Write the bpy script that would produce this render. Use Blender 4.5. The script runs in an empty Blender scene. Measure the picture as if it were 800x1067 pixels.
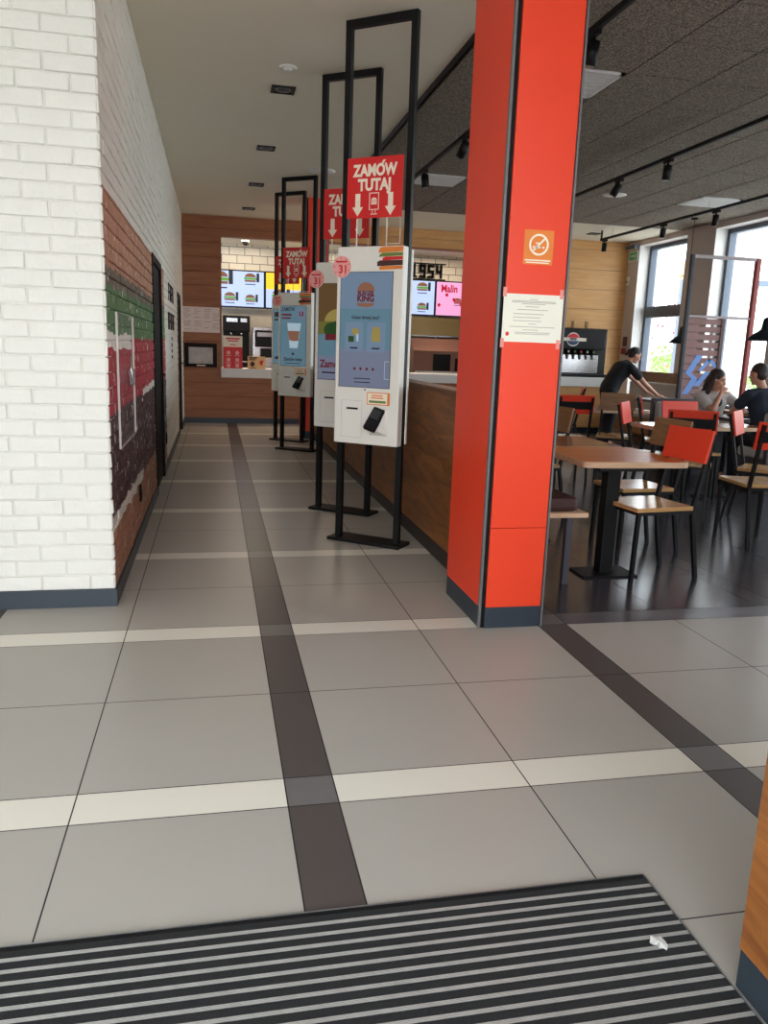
import bpy, bmesh, math, random
from mathutils import Vector, Matrix
R = math.radians
PI = math.pi
random.seed(7)
scene = bpy.context.scene
COL = scene.collection

# ------------------------------------------------------------------ helpers
def lin(c):
    def f(v):
        v /= 255.0
        return v / 12.92 if v <= 0.04045 else ((v + 0.055) / 1.055) ** 2.4
    return (f(c[0]), f(c[1]), f(c[2]), 1.0)

def new_mat(name):
    m = bpy.data.materials.new(name)
    m.use_nodes = True
    nt = m.node_tree
    b = nt.nodes['Principled BSDF']
    return m, nt, b

def mat(name, rgb, rough=0.5, metal=0.0, emit=0.0, var=0.06, scale=8.0, bump=0.0, bscale=60.0, spec=0.5):
    """plain surface with a faint procedural variation"""
    m, nt, b = new_mat(name)
    col = lin(rgb)
    b.inputs['Roughness'].default_value = rough
    b.inputs['Metallic'].default_value = metal
    b.inputs['Specular IOR Level'].default_value = spec
    tc = nt.nodes.new('ShaderNodeTexCoord')
    nz = nt.nodes.new('ShaderNodeTexNoise')
    nz.inputs['Scale'].default_value = scale
    nz.inputs['Detail'].default_value = 4
    nt.links.new(tc.outputs['Object'], nz.inputs['Vector'])
    mx = nt.nodes.new('ShaderNodeMix'); mx.data_type = 'RGBA'
    mx.inputs['A'].default_value = tuple(max(0, c * (1 - var)) for c in col[:3]) + (1,)
    mx.inputs['B'].default_value = tuple(min(1, c * (1 + var)) for c in col[:3]) + (1,)
    nt.links.new(nz.outputs['Fac'], mx.inputs['Factor'])
    nt.links.new(mx.outputs['Result'], b.inputs['Base Color'])
    if emit > 0:
        nt.links.new(mx.outputs['Result'], b.inputs['Emission Color'])
        b.inputs['Emission Strength'].default_value = emit
    if bump > 0:
        n2 = nt.nodes.new('ShaderNodeTexNoise'); n2.inputs['Scale'].default_value = bscale
        n2.inputs['Detail'].default_value = 5
        nt.links.new(tc.outputs['Object'], n2.inputs['Vector'])
        bp = nt.nodes.new('ShaderNodeBump'); bp.inputs['Strength'].default_value = bump
        bp.inputs['Distance'].default_value = 0.01
        nt.links.new(n2.outputs['Fac'], bp.inputs['Height'])
        nt.links.new(bp.outputs['Normal'], b.inputs['Normal'])
    return m

def wood(name, dark, light, along='X', stretch=12.0, scale=1.6, rough=0.45, ripple=3.0):
    m, nt, b = new_mat(name)
    tc = nt.nodes.new('ShaderNodeTexCoord')
    mp = nt.nodes.new('ShaderNodeMapping')
    s = {'X': (1, stretch, stretch), 'Y': (stretch, 1, stretch), 'Z': (stretch, stretch, 1)}[along]
    mp.inputs['Scale'].default_value = s
    nt.links.new(tc.outputs['Object'], mp.inputs['Vector'])
    nz = nt.nodes.new('ShaderNodeTexNoise')
    nz.inputs['Scale'].default_value = scale; nz.inputs['Detail'].default_value = 7
    nz.inputs['Roughness'].default_value = 0.62; nz.inputs['Distortion'].default_value = ripple * 0.3
    nt.links.new(mp.outputs['Vector'], nz.inputs['Vector'])
    cr = nt.nodes.new('ShaderNodeValToRGB')
    cr.color_ramp.elements[0].position = 0.3; cr.color_ramp.elements[0].color = lin(dark)
    cr.color_ramp.elements[1].position = 0.7; cr.color_ramp.elements[1].color = lin(light)
    nt.links.new(nz.outputs['Fac'], cr.inputs['Fac'])
    nt.links.new(cr.outputs['Color'], b.inputs['Base Color'])
    b.inputs['Roughness'].default_value = rough
    return m

def emissive(name, rgb, strength=1.0):
    m, nt, b = new_mat(name)
    c = lin(rgb)
    b.inputs['Base Color'].default_value = (c[0] * .25, c[1] * .25, c[2] * .25, 1)
    b.inputs['Roughness'].default_value = 0.25
    b.inputs['Emission Color'].default_value = c
    b.inputs['Emission Strength'].default_value = strength
    return m

def bm_new():
    return bmesh.new()

def box(bm, lo, hi, mi=0, bev=0.0, M=None):
    x0, y0, z0 = lo; x1, y1, z1 = hi
    vs = [bm.verts.new(p) for p in ((x0,y0,z0),(x1,y0,z0),(x1,y1,z0),(x0,y1,z0),(x0,y0,z1),(x1,y0,z1),(x1,y1,z1),(x0,y1,z1))]
    fs = [bm.faces.new([vs[i] for i in q]) for q in ((0,3,2,1),(4,5,6,7),(0,1,5,4),(1,2,6,5),(2,3,7,6),(3,0,4,7))]
    for f in fs: f.material_index = mi
    geo = vs
    if bev > 0:
        es = list({e for f in fs for e in f.edges})
        r = bmesh.ops.bevel(bm, geom=es, offset=bev, segments=2, affect='EDGES', profile=0.5)
        geo = list({v for f in r['faces'] for v in f.verts} | {v for v in vs if v.is_valid})
        for f in r['faces']: f.material_index = mi
    if M is not None:
        bmesh.ops.transform(bm, matrix=M, verts=[v for v in geo if v.is_valid])
    return geo

def bar(bm, a, b, w, h=None, mi=0, bev=0.0):
    """square bar from a to b"""
    h = h or w
    a = Vector(a); b = Vector(b); d = b - a; L = d.length
    q = d.to_track_quat('Z', 'Y').to_matrix().to_4x4()
    if abs(d.normalized().z) > 0.75:
        # keep the section aligned to the local axes
        z = d.normalized(); x = Vector((1, 0, 0)); y = z.cross(x).normalized(); x = y.cross(z).normalized()
        q = Matrix((x, y, z)).transposed().to_4x4()
    M = Matrix.Translation(a) @ q
    return box(bm, (-w/2, -h/2, 0), (w/2, h/2, L), mi, bev, M)

def tube(bm, pts, r, seg=10, mi=0):
    """round tube along a list of points (radius or list of radii)"""
    rings = []
    n = len(pts)
    for i, p in enumerate(pts):
        p = Vector(p)
        d = (Vector(pts[min(i+1, n-1)]) - Vector(pts[max(i-1, 0)])).normalized()
        up = Vector((0, 0, 1)) if abs(d.z) < 0.9 else Vector((1, 0, 0))
        x = d.cross(up).normalized(); y = d.cross(x).normalized()
        rr = r[i] if isinstance(r, (list, tuple)) else r
        rings.append([bm.verts.new(p + x * rr * math.cos(2*PI*k/seg) + y * rr * math.sin(2*PI*k/seg)) for k in range(seg)])
    for a, b in zip(rings, rings[1:]):
        for k in range(seg):
            f = bm.faces.new((a[k], a[(k+1) % seg], b[(k+1) % seg], b[k])); f.material_index = mi; f.smooth = True
    f = bm.faces.new(rings[0]); f.material_index = mi
    f = bm.faces.new(list(reversed(rings[-1]))); f.material_index = mi

def lathe(bm, prof, c=(0, 0, 0), seg=24, mi=0, smooth=True):
    """prof: list of (radius, z)"""
    c = Vector(c); rings = []
    for r, z in prof:
        if r < 1e-5:
            rings.append([bm.verts.new(c + Vector((0, 0, z)))])
        else:
            rings.append([bm.verts.new(c + Vector((r*math.cos(2*PI*k/seg), r*math.sin(2*PI*k/seg), z))) for k in range(seg)])
    for a, b in zip(rings, rings[1:]):
        for k in range(seg):
            if len(a) == 1 and len(b) == 1: continue
            if len(a) == 1: q = (a[0], b[(k+1) % seg], b[k])
            elif len(b) == 1: q = (a[k], a[(k+1) % seg], b[0])
            else: q = (a[k], a[(k+1) % seg], b[(k+1) % seg], b[k])
            f = bm.faces.new(q); f.material_index = mi; f.smooth = smooth

def poly(bm, pts, depth=(0, -0.002, 0), mi=0):
    """flat polygon given a little thickness along depth"""
    d = Vector(depth)
    a = [bm.verts.new(Vector(p)) for p in pts]
    b = [bm.verts.new(Vector(p) + d) for p in pts]
    n = len(pts)
    for f in (bm.faces.new(list(reversed(a))), bm.faces.new(b)): f.material_index = mi
    for i in range(n):
        f = bm.faces.new((a[i], a[(i+1) % n], b[(i+1) % n], b[i])); f.material_index = mi

def ell(cx, cz, rx, rz, y=0.0, n=20, a0=0.0, a1=2*PI):
    full = abs(a1 - a0 - 2*PI) < 1e-6
    m = n if full else n + 1
    return [(cx + rx*math.cos(a0 + (a1-a0)*k/n), y, cz + rz*math.sin(a0 + (a1-a0)*k/n)) for k in range(m)]

def rect(x0, z0, x1, z1, y=0.0):
    return [(x0, y, z0), (x1, y, z0), (x1, y, z1), (x0, y, z1)]

def obj(name, bm, mats, parent=None, loc=(0, 0, 0), rot=(0, 0, 0), recalc=True):
    if recalc: bmesh.ops.recalc_face_normals(bm, faces=bm.faces)
    me = bpy.data.meshes.new(name)
    bm.to_mesh(me); bm.free()
    for m in (mats if isinstance(mats, (list, tuple)) else [mats]): me.materials.append(m)
    o = bpy.data.objects.new(name, me); COL.objects.link(o)
    o.location = loc; o.rotation_euler = rot
    if parent is not None: o.parent = parent
    return o

def thing(name, label, cat, loc=(0, 0, 0), rz=0.0, group=None):
    o = bpy.data.objects.new(name, None); COL.objects.link(o)
    o.empty_display_size = 0.1
    o.location = loc; o.rotation_euler = (0, 0, rz)
    return tag(o, label, cat, group)

def tag(o, label, cat, group=None):
    o['label'] = label; o['category'] = cat
    if group: o['group'] = group
    return o

def struct(name, bm, m, parent=None, **k):
    o = obj(name, bm, m, parent, **k)
    if parent is None: o['kind'] = 'structure'
    return o

def copy_tree(o, parent=None):
    c = o.copy(); COL.objects.link(c)
    if parent is not None: c.parent = parent
    for ch in list(o.children): copy_tree(ch, c)
    return c

def text(name, s, size, m, parent=None, loc=(0, 0, 0), rot=(PI/2, 0, 0), bold=0.0, ext=0.0008, sx=1.0, align='CENTER', shear=0.0):
    cu = bpy.data.curves.new('lettering_curve', 'FONT')
    cu.body = s; cu.size = size; cu.align_x = align; cu.align_y = 'CENTER'
    cu.extrude = ext; cu.offset = bold * size; cu.shear = shear; cu.space_line = 0.95
    cu.resolution_u = 3
    t = bpy.data.objects.new('lettering_curve', cu); COL.objects.link(t)
    bpy.context.view_layer.update()
    me = bpy.data.meshes.new_from_object(t.evaluated_get(bpy.context.evaluated_depsgraph_get()))
    bpy.data.objects.remove(t); bpy.data.curves.remove(cu)
    for v in me.vertices: v.co.x *= sx
    me.materials.clear(); me.materials.append(m)
    o = bpy.data.objects.new(name, me); COL.objects.link(o)
    o.location = loc; o.rotation_euler = rot
    if parent is not None: o.parent = parent
    return o

# ------------------------------------------------------------------ materials
M_tile = mat('light_tile', (170, 165, 157), 0.32, var=0.05, scale=2.5, bump=0.015, bscale=8, spec=.22)
M_stripe = mat('cream_tile', (222, 217, 205), 0.32, var=0.03, scale=3, spec=.22)
M_darkstripe = mat('brown_grey_tile', (82, 75, 73), 0.32, var=0.06, scale=4, spec=.22)
M_midgrey = mat('mid_grey_tile', (108, 105, 104), 0.32, var=0.05, scale=4, spec=.22)
M_dine = mat('anthracite_tile', (62, 60, 64), 0.2, var=0.10, scale=3, bump=0.02, bscale=10)
M_dineband = mat('anthracite_band_tile', (92, 90, 94), 0.26, var=0.06, scale=3)
M_grout = mat('grout', (34, 32, 32), 0.8)
M_white_ceil = mat('white_ceiling_paint', (232, 224, 204), 0.9, var=0.03, scale=1.2)
M_white_brick = mat('white_brick_paint', (228, 226, 218), 0.75, var=0.05, scale=9, bump=0.35, bscale=45)
M_plinth = mat('dark_slate_skirting', (46, 56, 66), 0.45)
M_black = mat('black_powder_coat', (14, 14, 15), 0.5, spec=.3)
M_blackmatte = mat('matte_black', (11, 11, 13), 0.7, spec=.25)
M_alu = mat('brushed_aluminium', (172, 172, 174), 0.35, metal=0.9)
M_steel = mat('stainless_steel', (190, 190, 192), 0.25, metal=1.0)
M_red_panel = mat('orange_red_panel', (238, 66, 34), 0.42, var=0.03, scale=2)
M_whiteplastic = mat('white_plastic', (236, 232, 222), 0.35, var=0.02)
M_whitepaint = mat('white_paint', (232, 230, 226), 0.6, var=0.02)
M_greywall = mat('grey_wall_paint', (208, 200, 196), 0.85, var=0.03)
M_greyframe = mat('blue_grey_window_frame', (84, 94, 108), 0.5)
M_wood_wall = wood('brown_wood_cladding', (140, 86, 52), (168, 108, 68), 'X', 10, 1.4, 0.5)
M_wood_light = wood('honey_wood_cladding', (204, 150, 90), (224, 174, 112), 'X', 10, 1.4, 0.5)
M_wood_part = wood('walnut_veneer', (84, 50, 27), (160, 100, 50), 'Y', 7, 1.3, 0.42, 5)
M_wood_seat = wood('oak_seat', (168, 122, 72), (212, 168, 114), 'Y', 9, 2.5, 0.2)
M_wood_edge = wood('brown_chair_back', (120, 82, 50), (156, 112, 70), 'X', 9, 2.5, 0.4)
M_table = wood('table_veneer', (190, 100, 40), (226, 132, 60), 'X', 9, 1.6, 0.36)
M_table.node_tree.nodes['Principled BSDF'].inputs['Specular IOR Level'].default_value = .25
M_table_brown = wood('brown_table_veneer', (124, 66, 42), (152, 88, 58), 'X', 9, 1.6, 0.2)
M_table_edge = wood('table_edge', (196, 160, 126), (222, 190, 158), 'X', 9, 3, 0.4)
M_red_seat = mat('orange_red_lacquer', (226, 62, 34), 0.4, var=0.04)
M_cushion = mat('brown_leatherette', (64, 40, 38), 0.5, bump=0.08, bscale=80)
M_greycush = mat('grey_upholstery', (176, 174, 172), 0.7, bump=0.1, bscale=120)
M_darkbooth = mat('dark_booth_panel', (70, 68, 74), 0.5)
M_paper = mat('paper', (240, 236, 220), 0.85, var=0.02)
M_ink = mat('grey_ink', (120, 112, 104), 0.9)
M_dark_ink = mat('dark_ink', (58, 46, 44), 0.9)
M_cream_ink = mat('cream_print', (250, 236, 214), 0.7)
M_red_print = mat('red_print', (218, 34, 34), 0.45, var=0.02)
M_orange_print = mat('orange_print', (232, 132, 52), 0.6)
M_green_print = mat('green_print', (112, 132, 56), 0.6)
M_brown_print = mat('brown_print', (72, 40, 34), 0.6)
M_pink = mat('pink_sticker', (240, 170, 164), 0.5)
M_skin = mat('skin', (196, 142, 116), 0.55)
M_hair = mat('dark_brown_hair', (42, 30, 26), 0.6)
M_shirt_black = mat('black_cotton', (26, 28, 34), 0.85)
M_shirt_navy = mat('navy_cotton', (34, 42, 56), 0.85)
M_shirt_white = mat('pale_grey_cotton', (188, 182, 178), 0.85)
M_trouser = mat('black_trousers', (24, 25, 32), 0.85)
M_eye = mat('dark_eye', (20, 16, 14), 0.3)
M_lip = mat('lip', (156, 84, 76), 0.5)

# ------------------------------------------------------------------ layout numbers (metres, camera stands at x=0, y=0)
XL, XF = -0.533, 7.70          # left brick wall face, window facade face
YB, ZC = 14.43, 3.50           # back wall, ceiling
YW = 4.26                      # front face of the brick block
XS, YS = 1.74, 12.65           # edge of dark ceiling, its far end
Y0 = -1.1                      # entrance line

# ------------------------------------------------------------------ floor: tiles with dark joints
def spans(breaks, lo, hi):
    return [(a, b) for a, b in zip(breaks, breaks[1:]) if b > lo and a < hi]
xb = []; k = -3
while True:
    base = 0.211 + 1.44 * k
    for d, t in ((0, 's'), (0.159, 'a'), (0.797, 'b')): xb.append((base + d, t))
    k += 1
    if base > 8: break
yb = []; k = -4
while True:
    base = 2.222 + 1.482 * k
    for d, t in ((0, 's'), (0.167, 'a'), (0.826, 'b')): yb.append((base + d, t))
    k += 1
    if base > 15: break
bm = bm_new()
box(bm, (-3.0, Y0, -0.12), (XF + 0.4, YB, -0.0015), 0)
g = 0.0022
for (xa, tx), (xc, _) in zip(xb, xb[1:]):
    for (ya, ty), (yc, _) in zip(yb, yb[1:]):
        x0, x1, y0, y1 = max(xa, -3) + g, min(xc, XF) - g, max(ya, Y0) + g, min(yc, YB) - g
        if x1 <= x0 or y1 <= y0: continue
        dine = xa > 1.8 and ya > 3.69
        if dine: mi = 6 if abs(ya - (2.222 + 1.482)) < 0.01 else 5
        elif tx == 's' and ty == 's': mi = 4
        elif tx == 's': mi = 3
        elif ty == 's': mi = 2
        else: mi = 1
        if xa > 1.9 and not dine and tx == 's': mi = 1
        v = [bm.verts.new(p) for p in ((x0, y0, 0), (x1, y0, 0), (x1, y1, 0), (x0, y1, 0))]
        f = bm.faces.new(v); f.material_index = mi
struct('floor', bm, [M_grout, M_tile, M_stripe, M_darkstripe, M_midgrey, M_dine, M_dineband])

# ------------------------------------------------------------------ ceilings
bm = bm_new()
box(bm, (-3.0, Y0, ZC), (XS, YB + .02, ZC + .12))
box(bm, (XS, YS, ZC), (XF + .45, YB + .02, ZC + .12))
struct('ceiling', bm, M_white_ceil)

def heraklith():
    m, nt, b = new_mat('wood_wool_board')
    tc = nt.nodes.new('ShaderNodeTexCoord')
    nz = nt.nodes.new('ShaderNodeTexNoise'); nz.inputs['Scale'].default_value = 95; nz.inputs['Detail'].default_value = 3
    nt.links.new(tc.outputs['Object'], nz.inputs['Vector'])
    cr = nt.nodes.new('ShaderNodeValToRGB')
    cr.color_ramp.elements[0].position = 0.38; cr.color_ramp.elements[0].color = lin((84, 76, 66))
    cr.color_ramp.elements[1].position = 0.66; cr.color_ramp.elements[1].color = lin((166, 152, 136))
    nt.links.new(nz.outputs['Fac'], cr.inputs['Fac']); nt.links.new(cr.outputs['Color'], b.inputs['Base Color'])
    bp = nt.nodes.new('ShaderNodeBump'); bp.inputs['Strength'].default_value = 0.5; bp.inputs['Distance'].default_value = 0.01
    nt.links.new(nz.outputs['Fac'], bp.inputs['Height']); nt.links.new(bp.outputs['Normal'], b.inputs['Normal'])
    b.inputs['Roughness'].default_value = 0.95
    return m
M_board = heraklith()
bm = bm_new()
box(bm, (XS, Y0, ZC + 0.02), (XF + .45, YS, ZC + .12), 0)
VENTS = [(2.445, 6.06), (2.445, 10.0), (6.285, 10.0)]
xs = [XS + 0.012] + [1.805 + 0.64 * i for i in range(0, 10)] + [XF]
ys = [5.39 + 0.655 * i for i in range(-12, 12)]
ys = [y for y in ys if Y0 - .66 < y < YS] + [YS]
for x0, x1 in zip(xs, xs[1:]):
    for y0, y1 in zip(ys, ys[1:]):
        if any(abs(x0 - a) < .05 and abs(y0 - b) < .35 for a, b in VENTS): continue
        gx, gy = 0.007, 0.004
        if x1 - x0 < .1: continue
        box(bm, (x0 + gx, max(y0, Y0) + gy, ZC - 0.0), (min(x1, XF) - gx, y1 - gy, ZC + 0.02), 1)
struct('ceiling_dining', bm, [M_blackmatte, M_board])
bm = bm_new(); box(bm, (XS - .008, Y0, ZC - .012), (XS + .028, YS, ZC + .02))
struct('trim_1', bm, M_black)

# ------------------------------------------------------------------ white painted brick walls with the burger mural
def mural_material():
    m, nt, b = new_mat('painted_brick_with_mural')
    N = nt.nodes; L = nt.links
    tc = N.new('ShaderNodeTexCoord')
    sp = N.new('ShaderNodeSeparateXYZ'); L.new(tc.outputs['Object'], sp.inputs[0])
    nz = N.new('ShaderNodeTexNoise'); nz.inputs['Scale'].default_value = 5; nz.inputs['Detail'].default_value = 5
    L.new(tc.outputs['Object'], nz.inputs['Vector'])
    def mth(op, a, b_=None, c=None):
        n = N.new('ShaderNodeMath'); n.operation = op
        for i, v in enumerate((a, b_, c)):
            if v is None: continue
            if isinstance(v, (int, float)): n.inputs[i].default_value = v
            else: L.new(v, n.inputs[i])
        return n.outputs[0]
    Y, Z = sp.outputs['Y'], sp.outputs['Z']
    jit = mth('MULTIPLY', mth('SUBTRACT', nz.outputs['Fac'], 0.5), 0.09)
    zz = mth('ADD', Z, jit)
    cr = N.new('ShaderNodeValToRGB'); cr.color_ramp.interpolation = 'CONSTANT'
    els = [(0.0, (168, 116, 90)), (0.43, (74, 44, 46)), (1.0, (176, 40, 56)), (1.40, (80, 122, 74)), (1.66, (104, 96, 82)), (1.76, (188, 136, 110))]
    r = cr.color_ramp
    for i, (z, c) in enumerate(els):
        e = r.elements[i] if i < 2 else r.elements.new(z / 3.5)
        e.position = z / 3.5; e.color = lin(c)
    L.new(mth('DIVIDE', zz, 3.5), cr.inputs['Fac'])
    # mask: y < 9.1 and z < 2.13, and on the side face only
    yj = mth('ADD', Y, mth('MULTIPLY', jit, 2.0))
    msk = mth('MULTIPLY', mth('LESS_THAN', yj, 9.15), mth('LESS_THAN', Z, 2.135))
    msk = mth('MULTIPLY', msk, mth('GREATER_THAN', Y, YW + 0.018))
    def gap(z0, z1, y0, y1):
        a = mth('MULTIPLY', mth('GREATER_THAN', zz, z0), mth('LESS_THAN', zz, z1))
        return mth('MULTIPLY', a, mth('MULTIPLY', mth('GREATER_THAN', yj, y0), mth('LESS_THAN', yj, y1)))
    gaps = mth('ADD', mth('ADD', gap(1.345, 1.43, 4, 5.5), gap(.40, .47, 4, 6.1)), gap(1.0, 1.05, 6.2, 7.6))
    # bare flecks where the paint missed the brick arrises
    n2 = N.new('ShaderNodeTexNoise'); n2.inputs['Scale'].default_value = 26; n2.inputs['Detail'].default_value = 2
    mp = N.new('ShaderNodeMapping'); mp.inputs['Scale'].default_value = (1, 1, 0.5)
    L.new(tc.outputs['Object'], mp.inputs['Vector']); L.new(mp.outputs['Vector'], n2.inputs['Vector'])
    fleck = mth('GREATER_THAN', n2.outputs['Fac'], 0.665)
    keep = mth('MULTIPLY', msk, mth('SUBTRACT', 1.0, mth('MINIMUM', mth('ADD', gaps, fleck), 1.0)))
    n3 = N.new('ShaderNodeTexNoise'); n3.inputs['Scale'].default_value = 9; n3.inputs['Detail'].default_value = 4
    L.new(tc.outputs['Object'], n3.inputs['Vector'])
    vr = N.new('ShaderNodeHueSaturation'); L.new(cr.outputs['Color'], vr.inputs['Color'])
    L.new(mth('MULTIPLY_ADD', n3.outputs['Fac'], 0.5, 0.75), vr.inputs['Value'])
    mx = N.new('ShaderNodeMix'); mx.data_type = 'RGBA'
    mx.inputs['A'].default_value = lin((234, 231, 222)); L.new(vr.outputs['Color'], mx.inputs['B'])
    L.new(keep, mx.inputs['Factor']); L.new(mx.outputs['Result'], b.inputs['Base Color'])
    b.inputs['Roughness'].default_value = 0.6
    n4 = N.new('ShaderNodeTexNoise'); n4.inputs['Scale'].default_value = 45; n4.inputs['Detail'].default_value = 5
    L.new(tc.outputs['Object'], n4.inputs['Vector'])
    bp = N.new('ShaderNodeBump'); bp.inputs['Strength'].default_value = 0.35; bp.inputs['Distance'].default_value = 0.01
    L.new(n4.outputs['Fac'], bp.inputs['Height']); L.new(bp.outputs['Normal'], b.inputs['Normal'])
    return m
M_mural = mural_material()

def brick(bm, o, u, n, a, b, z0, z1, dep):
    """one brick: from a to b along u, front pushed out along n"""
    j = lambda s=0.0022: random.uniform(-s, s)
    e = 0.0045
    back = [o + u*a + Vector((0,0,z0)), o + u*b + Vector((0,0,z0)), o + u*b + Vector((0,0,z1)), o + u*a + Vector((0,0,z1))]
    bk = [bm.verts.new(p - n * 0.01) for p in back]
    md = [bm.verts.new(p + n * (dep - 0.004) + u*j(.001)) for p in back]
    ins = [(e, e), (-e, e), (-e, -e), (e, -e)]
    fr = []
    for p, (du, dz) in zip(back, ins):
        fr.append(bm.verts.new(p + u*(du + j(.0015)) + Vector((0,0,dz + j(.0015))) + n * (dep + j(.0018))))
    # middle points give each face an uneven, hand-cut look
    mid = bm.verts.new((fr[0].co + fr[1].co + fr[2].co + fr[3].co) / 4 + n * random.uniform(-.001, .003) + u * random.uniform(-.03, .03))
    for i in range(4):
        k = (i+1) % 4
        bm.faces.new((bk[i], bk[k], md[k], md[i]))
        bm.faces.new((md[i], md[k], fr[k], fr[i]))
        bm.faces.new((fr[i], fr[k], mid))

def brick_wall(name, o, u, n, length, holes, m, start_half):
    bm = bm_new(); o = Vector(o); u = Vector(u); n = Vector(n)
    ch, bl, jt = 0.081, 0.24, 0.007
    z = 0.097; row = 0
    while z < ZC - 0.01:
        z1 = min(z + ch - jt, ZC)
        a = 0.0; first = True
        while a < length:
            w = bl
            if first and (row + start_half) % 2: w = bl / 2
            first = False
            b = min(a + w - jt, length)
            segs = [(a, b)]
            for h0, h1, hz in holes:
                if z < hz:
                    ns = []
                    for s0, s1 in segs:
                        if s1 <= h0 or s0 >= h1: ns.append((s0, s1))
                        else:
                            if s0 < h0: ns.append((s0, h0))
                            if s1 > h1: ns.append((h1, s1))
                    segs = ns
            for s0, s1 in segs:
                if s1 - s0 > 0.02: brick(bm, o, u, n, s0, s1, z, z1, 0.008 + random.uniform(-.0022, .0022))
            a += w
        z += ch; row += 1
    return bm
# carcass (mortar plane) of the brick block, door openings left free
D1, D2 = (7.45, 8.60, 2.15), (12.35, 13.32, 2.10)
X0 = XL - 0.006
bm = brick_wall('b', (XL - .002, YW, 0), (0, 1, 0), (1, 0, 0), YB - YW, [(D1[0]-YW, D1[1]-YW, D1[2]), (D2[0]-YW, D2[1]-YW, D2[2])], None, 0)
for y0, y1, z0 in ((YW + .012, D1[0], 0), (D1[0], D1[1], D1[2]), (D1[1], D2[0], 0), (D2[0], D2[1], D2[2]), (D2[1], YB, 0)):
    box(bm, (XL - 0.25, y0, z0), (X0, y1, ZC))
struct('wall_left', bm, M_mural)
bm = brick_wall('b', (XL, YW + .002, 0), (-1, 0, 0), (0, -1, 0), 2.46, [], None, 1)
box(bm, (-3.0, YW + .006, 0), (XL - .004, YW + .25, ZC))
struct('wall_brick_front', bm, M_white_brick)
bm = bm_new()
box(bm, (-3.0, YW - .012, 0.0), (XL + .012, YW + .01, .095), 0)
struct('baseboard_front', bm, M_plinth)
bm = bm_new()
for y0, y1 in ((YW - .0, D1[0]), (D1[1], D2[0]), (D2[1], YB)):
    box(bm, (XL - .01, y0, 0), (XL + .014, y1, .09))
struct('baseboard_left', bm, M_plinth)
for i, (y0, y1, zt) in enumerate((D1, D2)):
    bm = bm_new()
    fw = 0.07
    box(bm, (XL - .2, y0, 0), (XL + .016, y0 + fw, zt), 0, .004)
    box(bm, (XL - .2, y1 - fw, 0), (XL + .016, y1, zt), 0, .004)
    box(bm, (XL - .2, y0 + fw, zt - fw), (XL + .016, y1 - fw, zt), 0, .004)
    box(bm, (XL - .05, y0 + fw + .004, .008), (XL - .005, y1 - fw - .004, zt - fw - .004), 0, .003)
    d = struct('door_%d' % (i + 1), bm, M_blackmatte)
    bm = bm_new()
    yh = y1 - fw - .09
    box(bm, (XL - .006, yh - .02, .98), (XL + .004, yh + .02, 1.14), 0, .003)
    tube(bm, [(XL, yh, 1.06), (XL + .04, yh, 1.06), (XL + .04, yh - .11, 1.06)], .009, 8)
    obj('door_handle', bm, M_black, d)

# far-left enclosure beside the entrance (never in frame)
bm = bm_new(); box(bm, (-3.15, Y0, 0), (-3.0, YW + .25, ZC)); struct('wall_entrance_left', bm, M_whitepaint)

# entrance wall behind the camera: a wide glazed opening (never in frame), solid parts added to cut daylight
EX0, EX1, EZ = -2.6, 2.6, 3.2
bm = bm_new()
box(bm, (-3.0, Y0 - .2, 0), (EX0, Y0, ZC)); box(bm, (EX1, Y0 - .2, 0), (XF + .42, Y0, ZC)); box(bm, (EX0, Y0 - .2, EZ), (EX1, Y0, ZC))
struct('wall_front', bm, M_whitepaint)
bm = bm_new()
for x in (EX0 + .03, -.9, .9, EX1 - .03): box(bm, (x - .03, Y0 - .14, 0), (x + .03, Y0 - .06, EZ))
box(bm, (EX0, Y0 - .14, 2.25), (EX1, Y0 - .06, 2.32))
struct('door_entrance', bm, M_greyframe)

# ------------------------------------------------------------------ back wall: timber boards, with the service opening
OX0, OX1, OZ0, OZ1 = 0.12, 5.35, 0.80, 3.17
bm = bm_new()
def boards(bm, x0, x1, z0, z1, ph=0.0, pitch=0.235, mi=0):
    z = z0
    edges = [z0]
    zz = (math.floor((z0 - ph) / pitch) + 1) * pitch + ph
    while zz < z1 - .02:
        if zz > z0 + .02: edges.append(zz)
        zz += pitch
    edges.append(z1)
    for a, b in zip(edges, edges[1:]):
        box(bm, (x0, YB, a + .0025), (x1, YB + .02, b - .0025), mi, .0015)
    box(bm, (x0, YB + .02, z0), (x1, YB + .14, z1), 1)
boards(bm, XL - .2, OX0, 0, ZC)
boards(bm, OX0, 1.6, OZ1, ZC)
boards(bm, OX0, OX1, 0, OZ0)
struct('wall_back', bm, [M_wood_wall, M_blackmatte])
bm = bm_new(); boards(bm, OX1, XF + .4, 0, ZC, 0.1, 0.36); boards(bm, 1.6, OX1, OZ1, ZC, 0.1, 0.36); struct('wall_back_drinks', bm, [M_wood_light, M_blackmatte])
bm = bm_new(); box(bm, (XL, YB - .015, 0), (5.3, YB, .09)); struct('baseboard_back', bm, M_plinth)
bm = bm_new()
box(bm, (OX0 - .02, YB - .006, OZ0), (OX0 + .006, YB + .16, OZ1 + .02))
box(bm, (OX0 - .02, YB - .006, OZ1 - .006), (OX1, YB + .16, OZ1 + .02))
struct('trim_2', bm, M_wood_wall)
c = thing('service_counter', 'long white service counter sill under the kitchen opening', 'counter', (2.73, YB + .1, OZ0))
bm = bm_new(); box(bm, (-2.62, -.16, .0), (2.62, .52, .16), 0, .006); obj('counter_top', bm, M_whitepaint, c)
bm = bm_new(); box(bm, (-2.60, .05, -.8), (2.60, .48, 0)); obj('cabinet_body', bm, M_blackmatte, c)

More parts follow.
